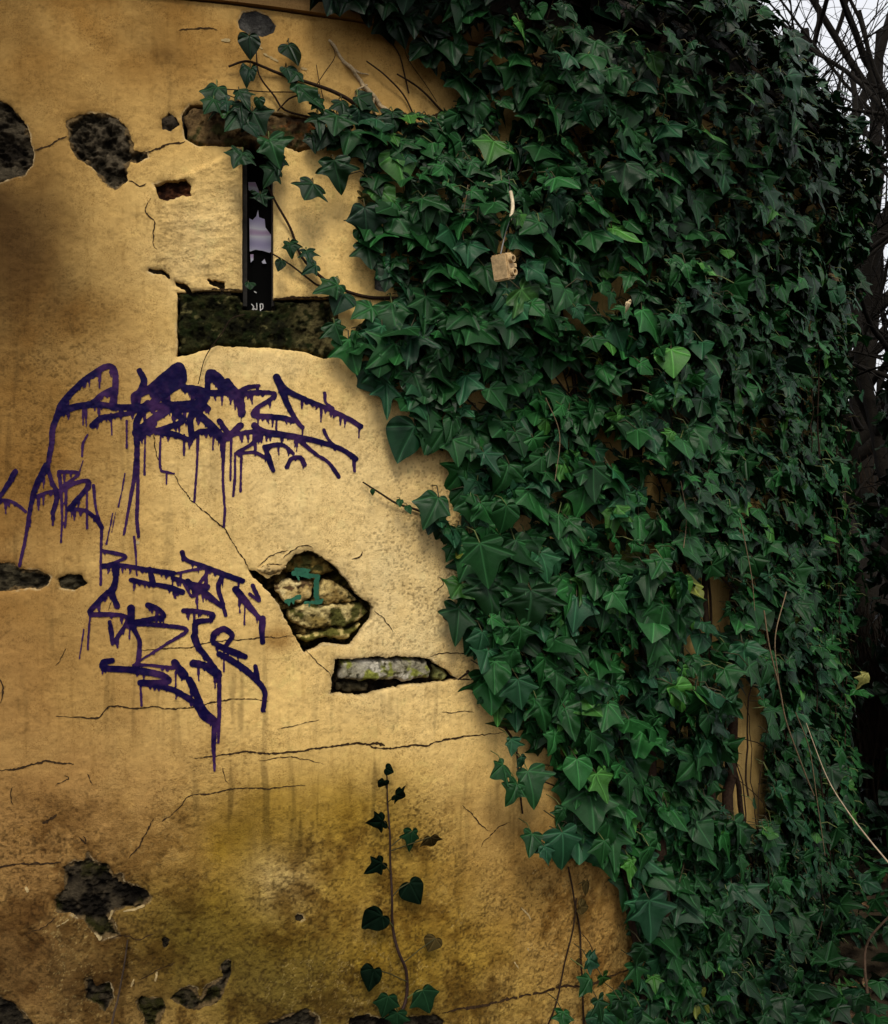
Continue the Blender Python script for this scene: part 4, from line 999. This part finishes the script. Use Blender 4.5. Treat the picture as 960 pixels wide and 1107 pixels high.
me = leaf_mesh('foliage', np.vstack([Pb, eB]), np.vstack([Nn, eN]), np.vstack([Dd, eD]), np.concatenate([Ln, eL]), np.vstack([colr, ecol]), np.concatenate([kind, ek]), rgi, np.vstack([pet, epet]))
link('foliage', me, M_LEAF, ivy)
print('ivy leaves', n + ne)

def runner(pts_px, r0, r1, off=.010, step=6, wob=.45):
    q = smooth_line(pts_px, step); q = q + np.cumsum(rgi.normal(0, wob * .25, q.shape), 0) * .5
    s1, z1 = hit(q[:, 0], q[:, 1], off)
    o = off + .004 * np.sin(np.linspace(0, len(q) * .35, len(q)))
    return pos(s1, z1, o), np.linspace(r0, r1, len(q))
RUN = [
 ([(247,72),(266,67),(283,72),(303,79),(337,90),(376,107),(401,124),(440,140)], .0022, .0055), ([(277,56),(280,82),(297,104),(308,118),(342,129)], .0015, .003),
 ([(396,66),(418,84),(438,104),(449,127)], .0016, .002), ([(429,80),(455,98),(477,118),(500,140)], .0018, .0028), ([(407,31),(429,56),(438,82),(442,100)], .0014, .0018),
 ([(288,198),(299,221),(314,246),(327,278),(346,299),(367,312),(399,321),(436,324),(480,335)], .0022, .0045), ([(292,273),(314,287),(342,307),(352,310)], .0015, .0024),
 ([(258,108),(240,98),(300,99),(330,101)], .0010, .0012), ([(300,120),(312,108),(322,104)], .0014, .002), ([(265,340),(250,345),(240,360),(222,385),(214,415)], .0012, .0010),
 ([(392,521),(410,533),(430,545),(455,553),(480,570),(498,592),(520,620)], .0018, .0045), ([(505,725),(520,745),(545,785),(557,805),(560,840),(566,880)], .0040, .0022),
 ([(614,937),(620,973),(628,1008),(627,1046),(632,1110)], .0022, .0026), ([(623,971),(616,1017),(605,1069),(591,1110)], .0018, .0022), ([(630,1010),(636,1018),(641,1030)], .0012, .0010),
 ([(575,798),(610,820),(650,835)], .0022, .003), ([(566,838),(600,850),(620,868),(625,890)], .0018, .0022), ([(600,800),(612,850),(616,900)], .0014, .002),
 ([(340,95),(350,80),(362,60),(356,44)], .0010, .0008), ([(472,110),(440,60),(445,32)], .0009, .0008), ([(520,650),(540,690),(532,720)], .0026, .0026), ([(440,128),(452,140),(470,150)], .003, .003),
 ([(540,690),(555,640),(560,600)], .003, .003), ([(495,735),(505,727)], .002, .003), ([(342,70),(345,90),(350,108)], .0009, .0009),
]
for pts, a, b in RUN:
    tube_obj('tendril', [runner(pts, a, b)], M_STEM, ivy, 6)
tube_obj('dead_root', [runner([(356,44),(368,60),(380,74),(392,90),(404,104),(418,120),(430,134)], .003, .0065, .006, 2, 2.2), runner([(380,74),(388,80),(398,80)], .003, .001, .006, 2, 2), runner([(404,104),(402,118),(410,130)], .003, .0012, .006, 2, 2), runner([(396,92),(386,98),(384,104)], .003, .0012, .006, 2, 2)], M_STEM_PALE, ivy, 6)
# woody stems under the leaves, from the ground up the wall
def wood(s0, z0, z1, r0, seed, lean=0.0):
    g = np.random.default_rng(seed); m_ = int((z1 - z0) / .05) + 3; t = np.linspace(0, 1, m_)
    s1 = s0 + lean * t + .07 * fbm(t * 1.6 + seed, t * 0 + .3, .6, 2, seed) + np.cumsum(g.normal(0, .003, m_))
    z2 = z0 + (z1 - z0) * t
    P, nr2 = surf_pt(s1, z2, .012 + r0 * 1.0 + .008 * g.random(m_))
    return P, r0 * (1 - .65 * t)
for i, (s0, z1, r0, ln_) in enumerate([(1.13, 2.9, .020, -.10), (1.22, 2.4, .013, .1), (1.05, 2.2, .011, -.25), (1.42, 3.2, .018, .0), (1.62, 2.8, .014, .15), (1.3, 1.9, .009, -.35), (1.85, 3.1, .016, .0), (2.1, 2.9, .014, .1), (1.5, 2.0, .010, -.2), (1.18, 2.6, .008, -.05), (2.4, 2.6, .014, .1), (1.24, 1.6, .006, -.12), (1.27, 2.1, .006, .08)]):
    tube_obj('stem', [wood(s0, -.05, z1, r0, 700 + i, ln_)], M_STEM, ivy, 7)
fine = []
for i in range(90):
    s0 = rgi.uniform(.35, 2.5); z0 = rgi.uniform(.1, 2.2)
    p_a, p_b = project(pos(s0, z0))
    if poly_sdf(np.array([[p_a, p_b]]), IVY_EDGE)[0] < 35 and s0 < 1.4: continue
    P, rr_ = wood(s0, z0, z0 + rgi.uniform(.3, .8), rgi.uniform(.0014, .004), 800 + i, rgi.normal(0, .25))
    P = P + unit(P - np.array([C[0], C[1], 0]) * np.array([1, 1, 0]) - np.array([0, 0, 1]) * P[:, 2:3]) * rgi.uniform(.0, .07)
    fa, fb = project(P)
    if (poly_sdf(np.stack([fa, fb], -1), IVY_EDGE)[P[:, 1] < 3.4] < 14).any(): continue
    fine.append((P, rr_))
o = tube_obj('fine_stem', fine, M_STEM, ivy, 5)
# pale dry stems hanging in front of the leaves
def hang(pts_px, off, r0, r1):
    q = smooth_line(pts_px, 6); s1, z1 = hit(q[:, 0], q[:, 1], off); P = pos(s1, z1, np.linspace(off, off, len(q)))
    return P, np.linspace(r0, r1, len(q))
M_TAN = mat_plain('dry_tan_stem', (.17, .115, .065), .8, .25, 150, .4, .001)
for pts, off_, a, b in [([(826,660),(832,700),(843,745),(850,780),(868,830),(880,860)], .17, .0022, .0022), ([(850,640),(838,690),(842,740)], .16, .0016, .0014), ([(860,770),(875,810),(884,870),(892,925)], .17, .0016, .0012), ([(736,520),(742,560),(738,600)], .16, .0012, .001), ([(590,430),(605,470),(600,520)], .12, .0010, .001), ([(800,560),(812,620),(816,660)], .18, .0014, .001), ([(512,300),(500,250),(506,200)], .10, .0010, .001), ([(516,240),(519,205),(524,195)], .11, .0012, .001)]:
    tube_obj('dry_stem', [hang(pts, off_, a, b)], M_TAN, ivy, 5)

# ---- the little shoot at the foot of the wall, leaf by leaf
sprB = hit(433, 1096, .01); spr_loc = pos(sprB[0], sprB[1], 0)
sprig = empty('ivy_shoot', tuple(spr_loc), 'thin lone ivy shoot with small near-black leaves climbing the bare lower wall', 'ivy shoot')
stem_px = [(430,1112),(433,1095),(440,1076),(439,1050),(429,1024),(424,990),(422,930),(419,870),(417,829)]
tube_obj('stem', [runner(stem_px, .0042, .0014, .012, 4, .4)], mat_plain('red_brown_shoot', (.022, .009, .006), .7, .3, 150, .4, .001), sprig, 7)
sm = smooth_line(stem_px, 2)
def one_leaf(parent, x, y, size, angd, colour, kd, off=.028, node=None):
    o_ = np.array([off]); s1, z1 = hit(np.array([x]), np.array([y]), o_)
    c0 = pos(s1, z1, o_); r0 = radial(s1); l0 = np.cross(up, r0); a = math.radians(angd)
    D0 = -up * math.cos(a) + l0 * math.sin(a); L1 = size * .9 * c0[:, 1] / F
    N1 = r0 + up * rgi.uniform(-.1, .35) + rgi.normal(0, .22, (1, 3))
    Dp = unit(D0 - unit(N1) * (unit(N1) * D0).sum(-1, keepdims=True)); B0 = c0 - Dp * (.42 * L1)[:, None]
    if node is None:
        k_ = np.argmin(np.hypot(sm[:, 0] - x, sm[:, 1] - y - 6)); node = sm[k_]
    s2, z2 = hit(np.array([node[0]]), np.array([node[1]]), .012)
    m_ = leaf_mesh('leaf', B0, N1, D0, L1, np.array([colour]), np.array([kd + 4]), rgi, pos(s2, z2, .012))
    return link('leaf', m_, M_LEAF_DARK, parent)
BLK = (.0018, .0055, .0028); DKG = (.005, .018, .007); BRN = (.040, .028, .009)
for x, y, sz_, a, cc, kd in [(421,832,11,70,BLK,2),(413,848,14,-20,BLK,2),(433,861,20,60,BLK,0),(407,890,21,-70,BLK,0),(445,908,24,-10,DKG,0),(467,911,24,15,BRN,1),(405,938,25,-60,BLK,0),(448,964,28,30,BLK,2),(405,997,29,-50,BLK,2),(468,1021,18,-30,BRN,2),(401,1058,27,-20,BLK,2),(418,1088,27,-10,DKG,1),(461,1081,28,10,DKG,1),(429,1104,22,0,DKG,0)]:
    one_leaf(sprig, x, y, sz_, a, cc, kd)

# small brown withered leaves caught on the two stems right of the shoot belong to the big ivy
for x, y, sz_, a in [(634,960,17,-10),(632,981,18,70),(486,668,14,10),(625,1040,8,0)]:
    one_leaf(ivy, x, y, sz_, a, BRN, 2, .03, (625, y - 4))

# ------------------------------------------------------------------ small things
def bm_obj(name, bm, m, parent=None, label=None, smooth=False):
    me = bpy.data.meshes.new(name); bmesh.ops.recalc_face_normals(bm, faces=bm.faces); bm.to_mesh(me); bm.free()
    for p in me.polygons: p.use_smooth = smooth
    return link(name, me, m, parent, label)
# wire connector hanging in the ivy
boff = .20
bs, bz = hit(544, 289, boff); bc = pos(bs, bz, boff)
con = empty('wire_connector', tuple(bc), 'beige two-hole wire connector block hanging from a cut wire among the ivy', 'connector')
M_BEIGE = mat_plain('beige_plastic', (.52, .36, .18), .6, .25, 90, .45, .001)
M_BRASS = mat_plain('dark_terminal_hole', (.010, .008, .006), .6, .3)
yv = np.array([0, 1.0, 0]); rot = Matrix.Rotation(math.radians(24), 4, 'Z') @ Matrix.Rotation(math.radians(-14), 4, 'Y')
def put(bm):
    bmesh.ops.transform(bm, matrix=Matrix.Translation(Vector(bc)) @ rot, verts=bm.verts); return bm
# local axes: front face (two screws) looks to -Y after a turn; block is 26 wide, 46 tall, 34 deep (mm)
bm = bmesh.new(); bmesh.ops.create_cube(bm, size=1)
bmesh.ops.scale(bm, vec=(.026, .042, .054), verts=bm.verts)
bmesh.ops.bevel(bm, geom=bm.edges[:], offset=.003, segments=2, affect='EDGES')
rot = Matrix.Rotation(math.radians(48), 4, 'Z') @ Matrix.Rotation(math.radians(-13), 4, 'Y')
blk = bm_obj('block', put(bm), M_BEIGE, con)
for zc in (.0135, -.0135):
    bm = bmesh.new()
    bmesh.ops.create_cone(bm, cap_ends=False, segments=24, radius1=.0085, radius2=.0078, depth=.010, matrix=Matrix.Translation((0, -.0245, zc)) @ Matrix.Rotation(math.pi / 2, 4, 'X'))
    bmesh.ops.create_cone(bm, cap_ends=False, segments=24, radius1=.0052, radius2=.0052, depth=.010, matrix=Matrix.Translation((0, -.0245, zc)) @ Matrix.Rotation(math.pi / 2, 4, 'X'))
    a = [v for v in bm.verts if v.co.y < -.028]
    ring_o = sorted([v for v in a if math.hypot(v.co.x, v.co.z - zc) > .0065], key=lambda v: math.atan2(v.co.z - zc, v.co.x))
    ring_i = sorted([v for v in a if math.hypot(v.co.x, v.co.z - zc) <= .0065], key=lambda v: math.atan2(v.co.z - zc, v.co.x))
    for i in range(24): bm.faces.new((ring_o[i], ring_o[(i + 1) % 24], ring_i[(i + 1) % 24], ring_i[i]))
    col_ = bm_obj('terminal', put(bm), M_BEIGE, con)
    bm = bmesh.new(); bmesh.ops.create_cone(bm, cap_ends=True, segments=20, radius1=.0051, radius2=.0051, depth=.002, matrix=Matrix.Translation((0, -.0225, zc)) @ Matrix.Rotation(math.pi / 2, 4, 'X'))
    bm_obj('screw', put(bm), M_BRASS, col_)
bm = bmesh.new(); bmesh.ops.create_cube(bm, size=1); bmesh.ops.scale(bm, vec=(.010, .014, .009), verts=bm.verts)
bmesh.ops.bevel(bm, geom=bm.edges[:], offset=.0015, segments=1, affect='EDGES'); bmesh.ops.translate(bm, vec=(.0155, -.014, 0), verts=bm.verts)
bm_obj('side_lug', put(bm), M_BEIGE, con)
def wire(pts, offs, r):
    q = smooth_line(pts, 3); o_ = np.linspace(offs[0], offs[1], len(q)); s1, z1 = hit(q[:, 0], q[:, 1], o_); return pos(s1, z1, o_), np.full(len(q), r)
tube_obj('wire', [wire([(541,276),(544,262),(546,252),(549,243),(551,236)], (.195, .17), .0017)], mat_plain('grey_wire', (.10, .10, .095), .4, .5), con, 6)
tube_obj('wire_sheath', [wire([(551,238),(554,228),(554,218),(552,207)], (.17, .15), .0040)], mat_plain('cream_sheath', (.62, .50, .33), .6, .3, 120, .35), con, 8)
tube_obj('wire', [wire([(552,208),(551,200),(550,190),(553,170)], (.15, .05), .0016)], mat_plain('dark_wire', (.03, .028, .026), .5, .4), con, 6)

# pale dead leaf caught in the ivy
def lone_leaf(name, x, y, off, size, angd, colour, label, cat, kd=2):
    o_ = np.array([off]); s1, z1 = hit(np.array([x]), np.array([y]), o_); c0 = pos(s1, z1, o_); r0 = radial(s1); l0 = np.cross(up, r0); a = math.radians(angd)
    D0 = -up * math.cos(a) + l0 * math.sin(a); L1 = np.array([size * c0[0, 1] / F])
    m_ = leaf_mesh(name, c0, r0 + rgi.normal(0, .3, (1, 3)), D0, L1, np.array([colour]), np.array([kd]), rgi, None, np.array([.9]))
    return tag(link(name, m_, M_LEAF), label, cat)
lone_leaf('withered_leaf', 679, 326, .19, 13, 30, (.50, .38, .22), 'tiny curled cream dead leaf caught on the ivy right of the connector block', 'dead leaf')
lone_leaf('withered_leaf', 936, 728, .22, 16, -20, (.17, .16, .045), 'small yellow-green dying leaf at the right edge of the ivy', 'dead leaf', 1)

# ------------------------------------------------------------------ ground
M_SOIL = mat_plain('leafy_soil', (.035, .025, .015), .95, .1, 12, .6, .02)
gx, gy = np.meshgrid(np.concatenate([np.linspace(-150, -12, 8), np.linspace(-10, 14, 70), np.linspace(18, 150, 8)]), np.concatenate([np.linspace(-60, -4, 6), np.linspace(-3, 22, 70), np.linspace(26, 220, 10)]))
gz = .05 * fbm(gx, gy, 1.6, 4, 900) + .9 * sstep(7, 20, gy) * sstep(1, 6, gx) + 5 * sstep(25, 150, gy)
rad_ = np.hypot(gx - C[0], gy - C[1]); gz = np.where(rad_ < R + .3, -.02, gz)
nn_ = gx.shape[1]; i, j = np.meshgrid(np.arange(gx.shape[1] - 1), np.arange(gx.shape[0] - 1)); v0 = (j * nn_ + i).ravel()
q = np.stack([v0, v0 + 1, v0 + nn_ + 1, v0 + nn_], 1)
tag(link('ground', mesh_np('ground', np.stack([gx, gy, gz], -1).reshape(-1, 3), q.ravel(), np.full(len(q), 4)), M_SOIL), 'dark soil with leaf litter at the foot of the tower', 'ground', kind='structure')
def ground_z(x, y): 
    return .05 * fbm(np.asarray(x, float), np.asarray(y, float), 1.6, 4, 900) + .9 * sstep(7, 20, np.asarray(y)) * sstep(1, 6, np.asarray(x)) + 5 * sstep(25, 150, np.asarray(y))
# ivy creeping over the ground beside the wall: nobody could count it
def ground_cover(name, n, xr, yr, L, cols, label, cat, hmax=.25, flat=.5, seed=1):
    g = np.random.default_rng(seed)
    x = g.uniform(*xr, n); y = g.uniform(*yr, n); ok = np.hypot(x - C[0], y - C[1]) > R + .05
    ok &= (np.abs(x) > .8) | (y > 1.0)
    x, y = x[ok], y[ok]; n = len(x)
    z = ground_z(x, y) + g.random(n) ** 1.5 * hmax * (1 + .6 * fbm(x, y, .8, 3, seed + 3)) + .01
    P = np.stack([x, y, z], 1); N1 = up + g.normal(0, flat, (n, 3)); D1 = g.normal(0, 1, (n, 3)) * np.array([1, 1, .3]) + np.array([0, -.4, -.3])
    cc = cols(n, g)
    m_ = leaf_mesh(name, P, N1, D1, g.uniform(*L, n), cc, g.choice(4, n), g)
    return tag(link(name, m_, M_LEAF), label, cat, kind='stuff')
ground_cover('ground_ivy', 5200, (.9, 4.2), (2.0, 7.5), (.04, .085), lambda n_, g_: leaf_colours(n_, g_) * .5, 'ivy and low greenery spreading over the ground beside the tower', 'ground ivy', .38, .5, 5)
def litter(n, g):
    t = g.random(n)[:, None]; return np.array([.05, .028, .014]) * (1 - t) + np.array([.15, .085, .04]) * t
ground_cover('leaf_litter', 6000, (-3, 7), (-2, 14), (.04, .09), litter, 'fallen brown leaves scattered over the soil', 'leaf litter', .03, .25, 6)

# ------------------------------------------------------------------ bare trees behind, right
def tree(name, x, y, h, r0, seed, label, lean=(0, 0), depth=5, spread=.55, twig=.0085, group='bare winter trees behind the tower', col=(.010, .008, .006), fork=.22, dens=1.22):
    g = np.random.default_rng(seed); z0 = float(ground_z(x, y)) - .05
    root = empty(name, (x, y, z0), label, 'tree', group)
    trunk, limbs, twigs = [], [], []
    def grow(p, d, ln, r, lev):
        m_ = max(4, int(ln / (.12 if lev < 2 else .07))); m_ = min(m_, 16)
        pts = [p]; dd = d.copy()
        for k in range(m_):
            dd = dd + g.normal(0, .09, 3) + np.array([0, 0, .03 if lev < 3 else -.005]); dd /= np.linalg.norm(dd)
            pts.append(pts[-1] + dd * ln / m_)
        pts = np.array(pts); rr_ = np.linspace(r, r * (.22 if lev == 0 else .35), len(pts))
        (trunk if lev == 0 else limbs if lev < 3 else twigs).append((pts, rr_))
        if lev >= depth or r < twig * .6: return
        nb = int((g.integers(4, 7) if lev == 0 else g.integers(3, 6)) * dens)
        for b in range(nb):
            t = g.uniform(fork if lev == 0 else .2, 1.0); ix = int(t * (len(pts) - 1))
            ax = g.normal(0, 1, 3); ax -= dd * (ax @ dd); ax /= np.linalg.norm(ax)
            nd = unit(dd * (1 - spread) + ax * spread * g.uniform(.8, 1.4) + np.array([0, 0, .1]))
            grow(pts[ix], nd, ln * g.uniform(.45, .75), max(rr_[ix] * (g.uniform(.42, .75) if lev < 2 else g.uniform(.35, .62)), twig * .5), lev + 1)
    grow(np.array([x, y, z0]), unit(np.array([lean[0], lean[1], 1.0])), h, r0, 0)
    tube_obj('trunk', trunk, M_WOOD, root, 10, None, col)
    if limbs: tube_obj('limb', limbs, M_WOOD, root, 6, None, col)
    if twigs: tube_obj('twig', twigs, M_WOOD, root, 4, None, col)
    return root
def world_at(px, Y): return (px - CX) / F * Y
tree('bare_tree', world_at(985, 5.2), 5.2, 3.8, .15, 31, 'nearest bare tree leaning left with thick dark trunk at the right edge', (-.10, .05), 5, .5, fork=.3)
tree('bare_tree', world_at(930, 6.2), 6.2, 4.6, .10, 37, 'slim bare tree between the ivy edge and the nearest leaning tree', (.06, 0), 5, .6)
tree('bare_tree', world_at(870, 9.4), 9.4, 6.0, .17, 38, 'bare tree with wide low limbs just clear of the roof slope', (.0, 0), 5, .65)
tree('bare_tree', world_at(905, 7.6), 7.6, 5.0, .15, 32, 'bare tree with grey trunk seen just above the ivy-covered roof edge', (.02, 0), 5, .55)
tree('bare_tree', world_at(1010, 8.5), 8.5, 4.6, .14, 33, 'bare tree half out of view behind the nearest leaning tree', (-.08, 0), 5, .6)
tree('bare_tree', world_at(850, 10.5), 10.5, 6.6, .2, 34, 'farthest left bare tree standing behind the tower roof', (.05, 0), 5, .55)
tree('bare_tree', world_at(955, 12.5), 12.5, 7.5, .22, 35, 'distant bare tree with dense twigs filling the gap right of the ivy', (0, 0), 5, .6)
tree('bare_tree', world_at(780, 14), 14.0, 6.5, .17, 36, 'distant bare tree showing only its top twigs over the roof', (0, 0), 5, .6)

# dense undergrowth: each bush a thing
def shrub(name, x, y, h, w, n, seed, label, L=(.05, .11), dark=.6, cat='shrub', twigs=60, leafy=True):
    g = np.random.default_rng(seed); z0 = float(ground_z(x, y)) - .03
    root = empty(name, (x, y, z0), label, cat)
    paths = []
    for k in range(twigs):
        a = g.uniform(0, 6.28); t = np.linspace(0, 1, 8)[:, None]; end = np.array([math.cos(a) * w * g.uniform(.2, 1), math.sin(a) * w * g.uniform(.2, 1), h * g.uniform(.5, 1.0)])
        mid_ = end * np.array([.25, .25, .6]) + g.normal(0, .08, 3)
        P = np.array([x, y, z0]) + 2 * t * (1 - t) * mid_ + t * t * end + np.cumsum(g.normal(0, .012, (8, 3)), 0)
        paths.append((P, np.linspace(.008, .0018, 8)))
    tube_obj('stem', paths, M_WOOD, root, 5, None, (.04, .026, .016))
    if leafy:
        d = unit(g.normal(0, 1, (n, 3))); rr_ = g.random(n) ** .4
        lump = 1 + .35 * fbm(d[:, 0] * 2 + seed, d[:, 2] * 2 + d[:, 1], .6, 3, seed)
        P = np.array([x, y, z0 + h * .55]) + d * (rr_ * lump)[:, None] * np.array([w, w, h * .5])
        N1 = d + up * .3 + g.normal(0, .6, (n, 3)); D1 = -up + g.normal(0, .5, (n, 3))
        link('foliage', leaf_mesh('foliage', P, N1, D1, g.uniform(*L, n), leaf_colours(n, g) * dark, g.choice([1, 2], n), g), M_LEAF, root)
    return root
shrub('evergreen_shrub', world_at(1050, 3.75), 3.75, 2.45, .36, 4200, 51, 'tall near-black evergreen bush at the right edge beside the ivy', dark=.35, L=(.035, .075))
shrub('evergreen_shrub', world_at(950, 6.6), 6.6, 1.5, .6, 1500, 52, 'lower dark evergreen bush behind the ivy at right', dark=.45)
shrub('evergreen_shrub', world_at(1060, 7.4), 7.4, 2.2, .8, 1300, 53, 'wide dark evergreen bush beyond the right edge of the tower', dark=.45)
shrub('twiggy_bush', world_at(952, 9.0), 9.0, 2.1, .7, 0, 54, 'brown leafless twiggy bush in the gap right of the ivy', leafy=False, twigs=420, cat='bush')
shrub('twiggy_bush', world_at(955, 4.3), 4.3, 1.15, .22, 0, 55, 'low rounded heap of grey-brown twigs at the right edge', leafy=False, twigs=260, cat='bush')

# ------------------------------------------------------------------ loose stalks
def stalk(name, pts, r0, r1, m, label, cat, group=None):
    V_, l_, t_ = tubes([(smooth_line(pts, .03), np.linspace(r0, r1, len(smooth_line(pts, .03))))], 7)
    return tag(link(name, mesh_np(name, V_, l_, t_), m), label, cat, group)
def w3(px, py, Y): return ((px - CX) / F * Y, Y, EYE - (py - CY) / F * Y)
def on_wall(px, py, off):
    s1, z1 = hit(px, py, off); return tuple(pos(s1, z1, off))
tw = [on_wall(138, 1016, .006), on_wall(134, 1045, .014), on_wall(127, 1082, .03), on_wall(118, 1125, .06)]
g0 = np.array(tw[-1]); tw.append((g0[0] - .04, g0[1] - .10, float(ground_z(g0[0] - .04, g0[1] - .10)) - .02))
stalk('dry_twig', tw, .0016, .0038, mat_plain('dark_twig', (.035, .022, .014), .8, .2), 'thin dark twig leaning on the lower left of the wall below the plaster scar', 'twig')
M_BEN = mat_plain('bleached_stalk', (.36, .27, .18), .7, .3, 100, .3)
st_ = [w3(868, 772, 2.75), w3(893, 838, 2.7), w3(915, 875, 2.66), w3(940, 908, 2.6), w3(975, 952, 2.52), w3(1040, 1050, 2.4)]
g0 = np.array(st_[-1]); st_.append((g0[0] + .1, g0[1] - .06, float(ground_z(g0[0] + .1, g0[1] - .06)) - .02))
bs_ = stalk('dry_stalk', st_, .0012, .0038, M_BEN, 'long bleached stalk slanting across the ivy at the right edge', 'dry stalk')
gz0 = lambda x, y: float(ground_z(x, y))
def ground_pt(px, Y, dz=0.0):
    x = world_at(px, Y); return (x, Y, gz0(x, Y) + dz)
st2 = [w3(826, 1098, 2.9), w3(845, 1096, 2.86), w3(868, 1098, 2.82), w3(890, 1106, 2.78), w3(905, 1118, 2.75)]
g0 = np.array(st2[-1]); st2.append((g0[0] + .05, g0[1] - .03, gz0(g0[0] + .05, g0[1]) - .02))
stalk('dry_stalk', st2, .002, .0034, M_BEN, 'short pale curved stalk arching low at the bottom right corner', 'dry stalk')
st3 = [w3(877, 1090, 2.78), w3(878, 1104, 2.78), w3(879, 1125, 2.78)]
g0 = np.array(st3[-1]); st3.append((g0[0], g0[1], gz0(g0[0], g0[1]) - .02))
stalk('dry_stalk', st3, .004, .006, mat_plain('rusty_stub', (.11, .045, .022), .8, .2), 'short upright reddish brown stub at the bottom right corner', 'dry stalk')
st4 = [w3(962, 990, 2.66), w3(945, 1008, 2.68), w3(936, 1024, 2.7), w3(935, 1050, 2.7), w3(938, 1080, 2.7)]
g0 = np.array(st4[-1]); st4.append((g0[0], g0[1], gz0(g0[0], g0[1]) - .02))
stalk('dry_stalk', st4, .003, .005, mat_plain('brown_cane', (.075, .045, .028), .8, .2), 'dark brown bent cane at the lower right edge', 'dry stalk')
bpy.context.view_layer.update()
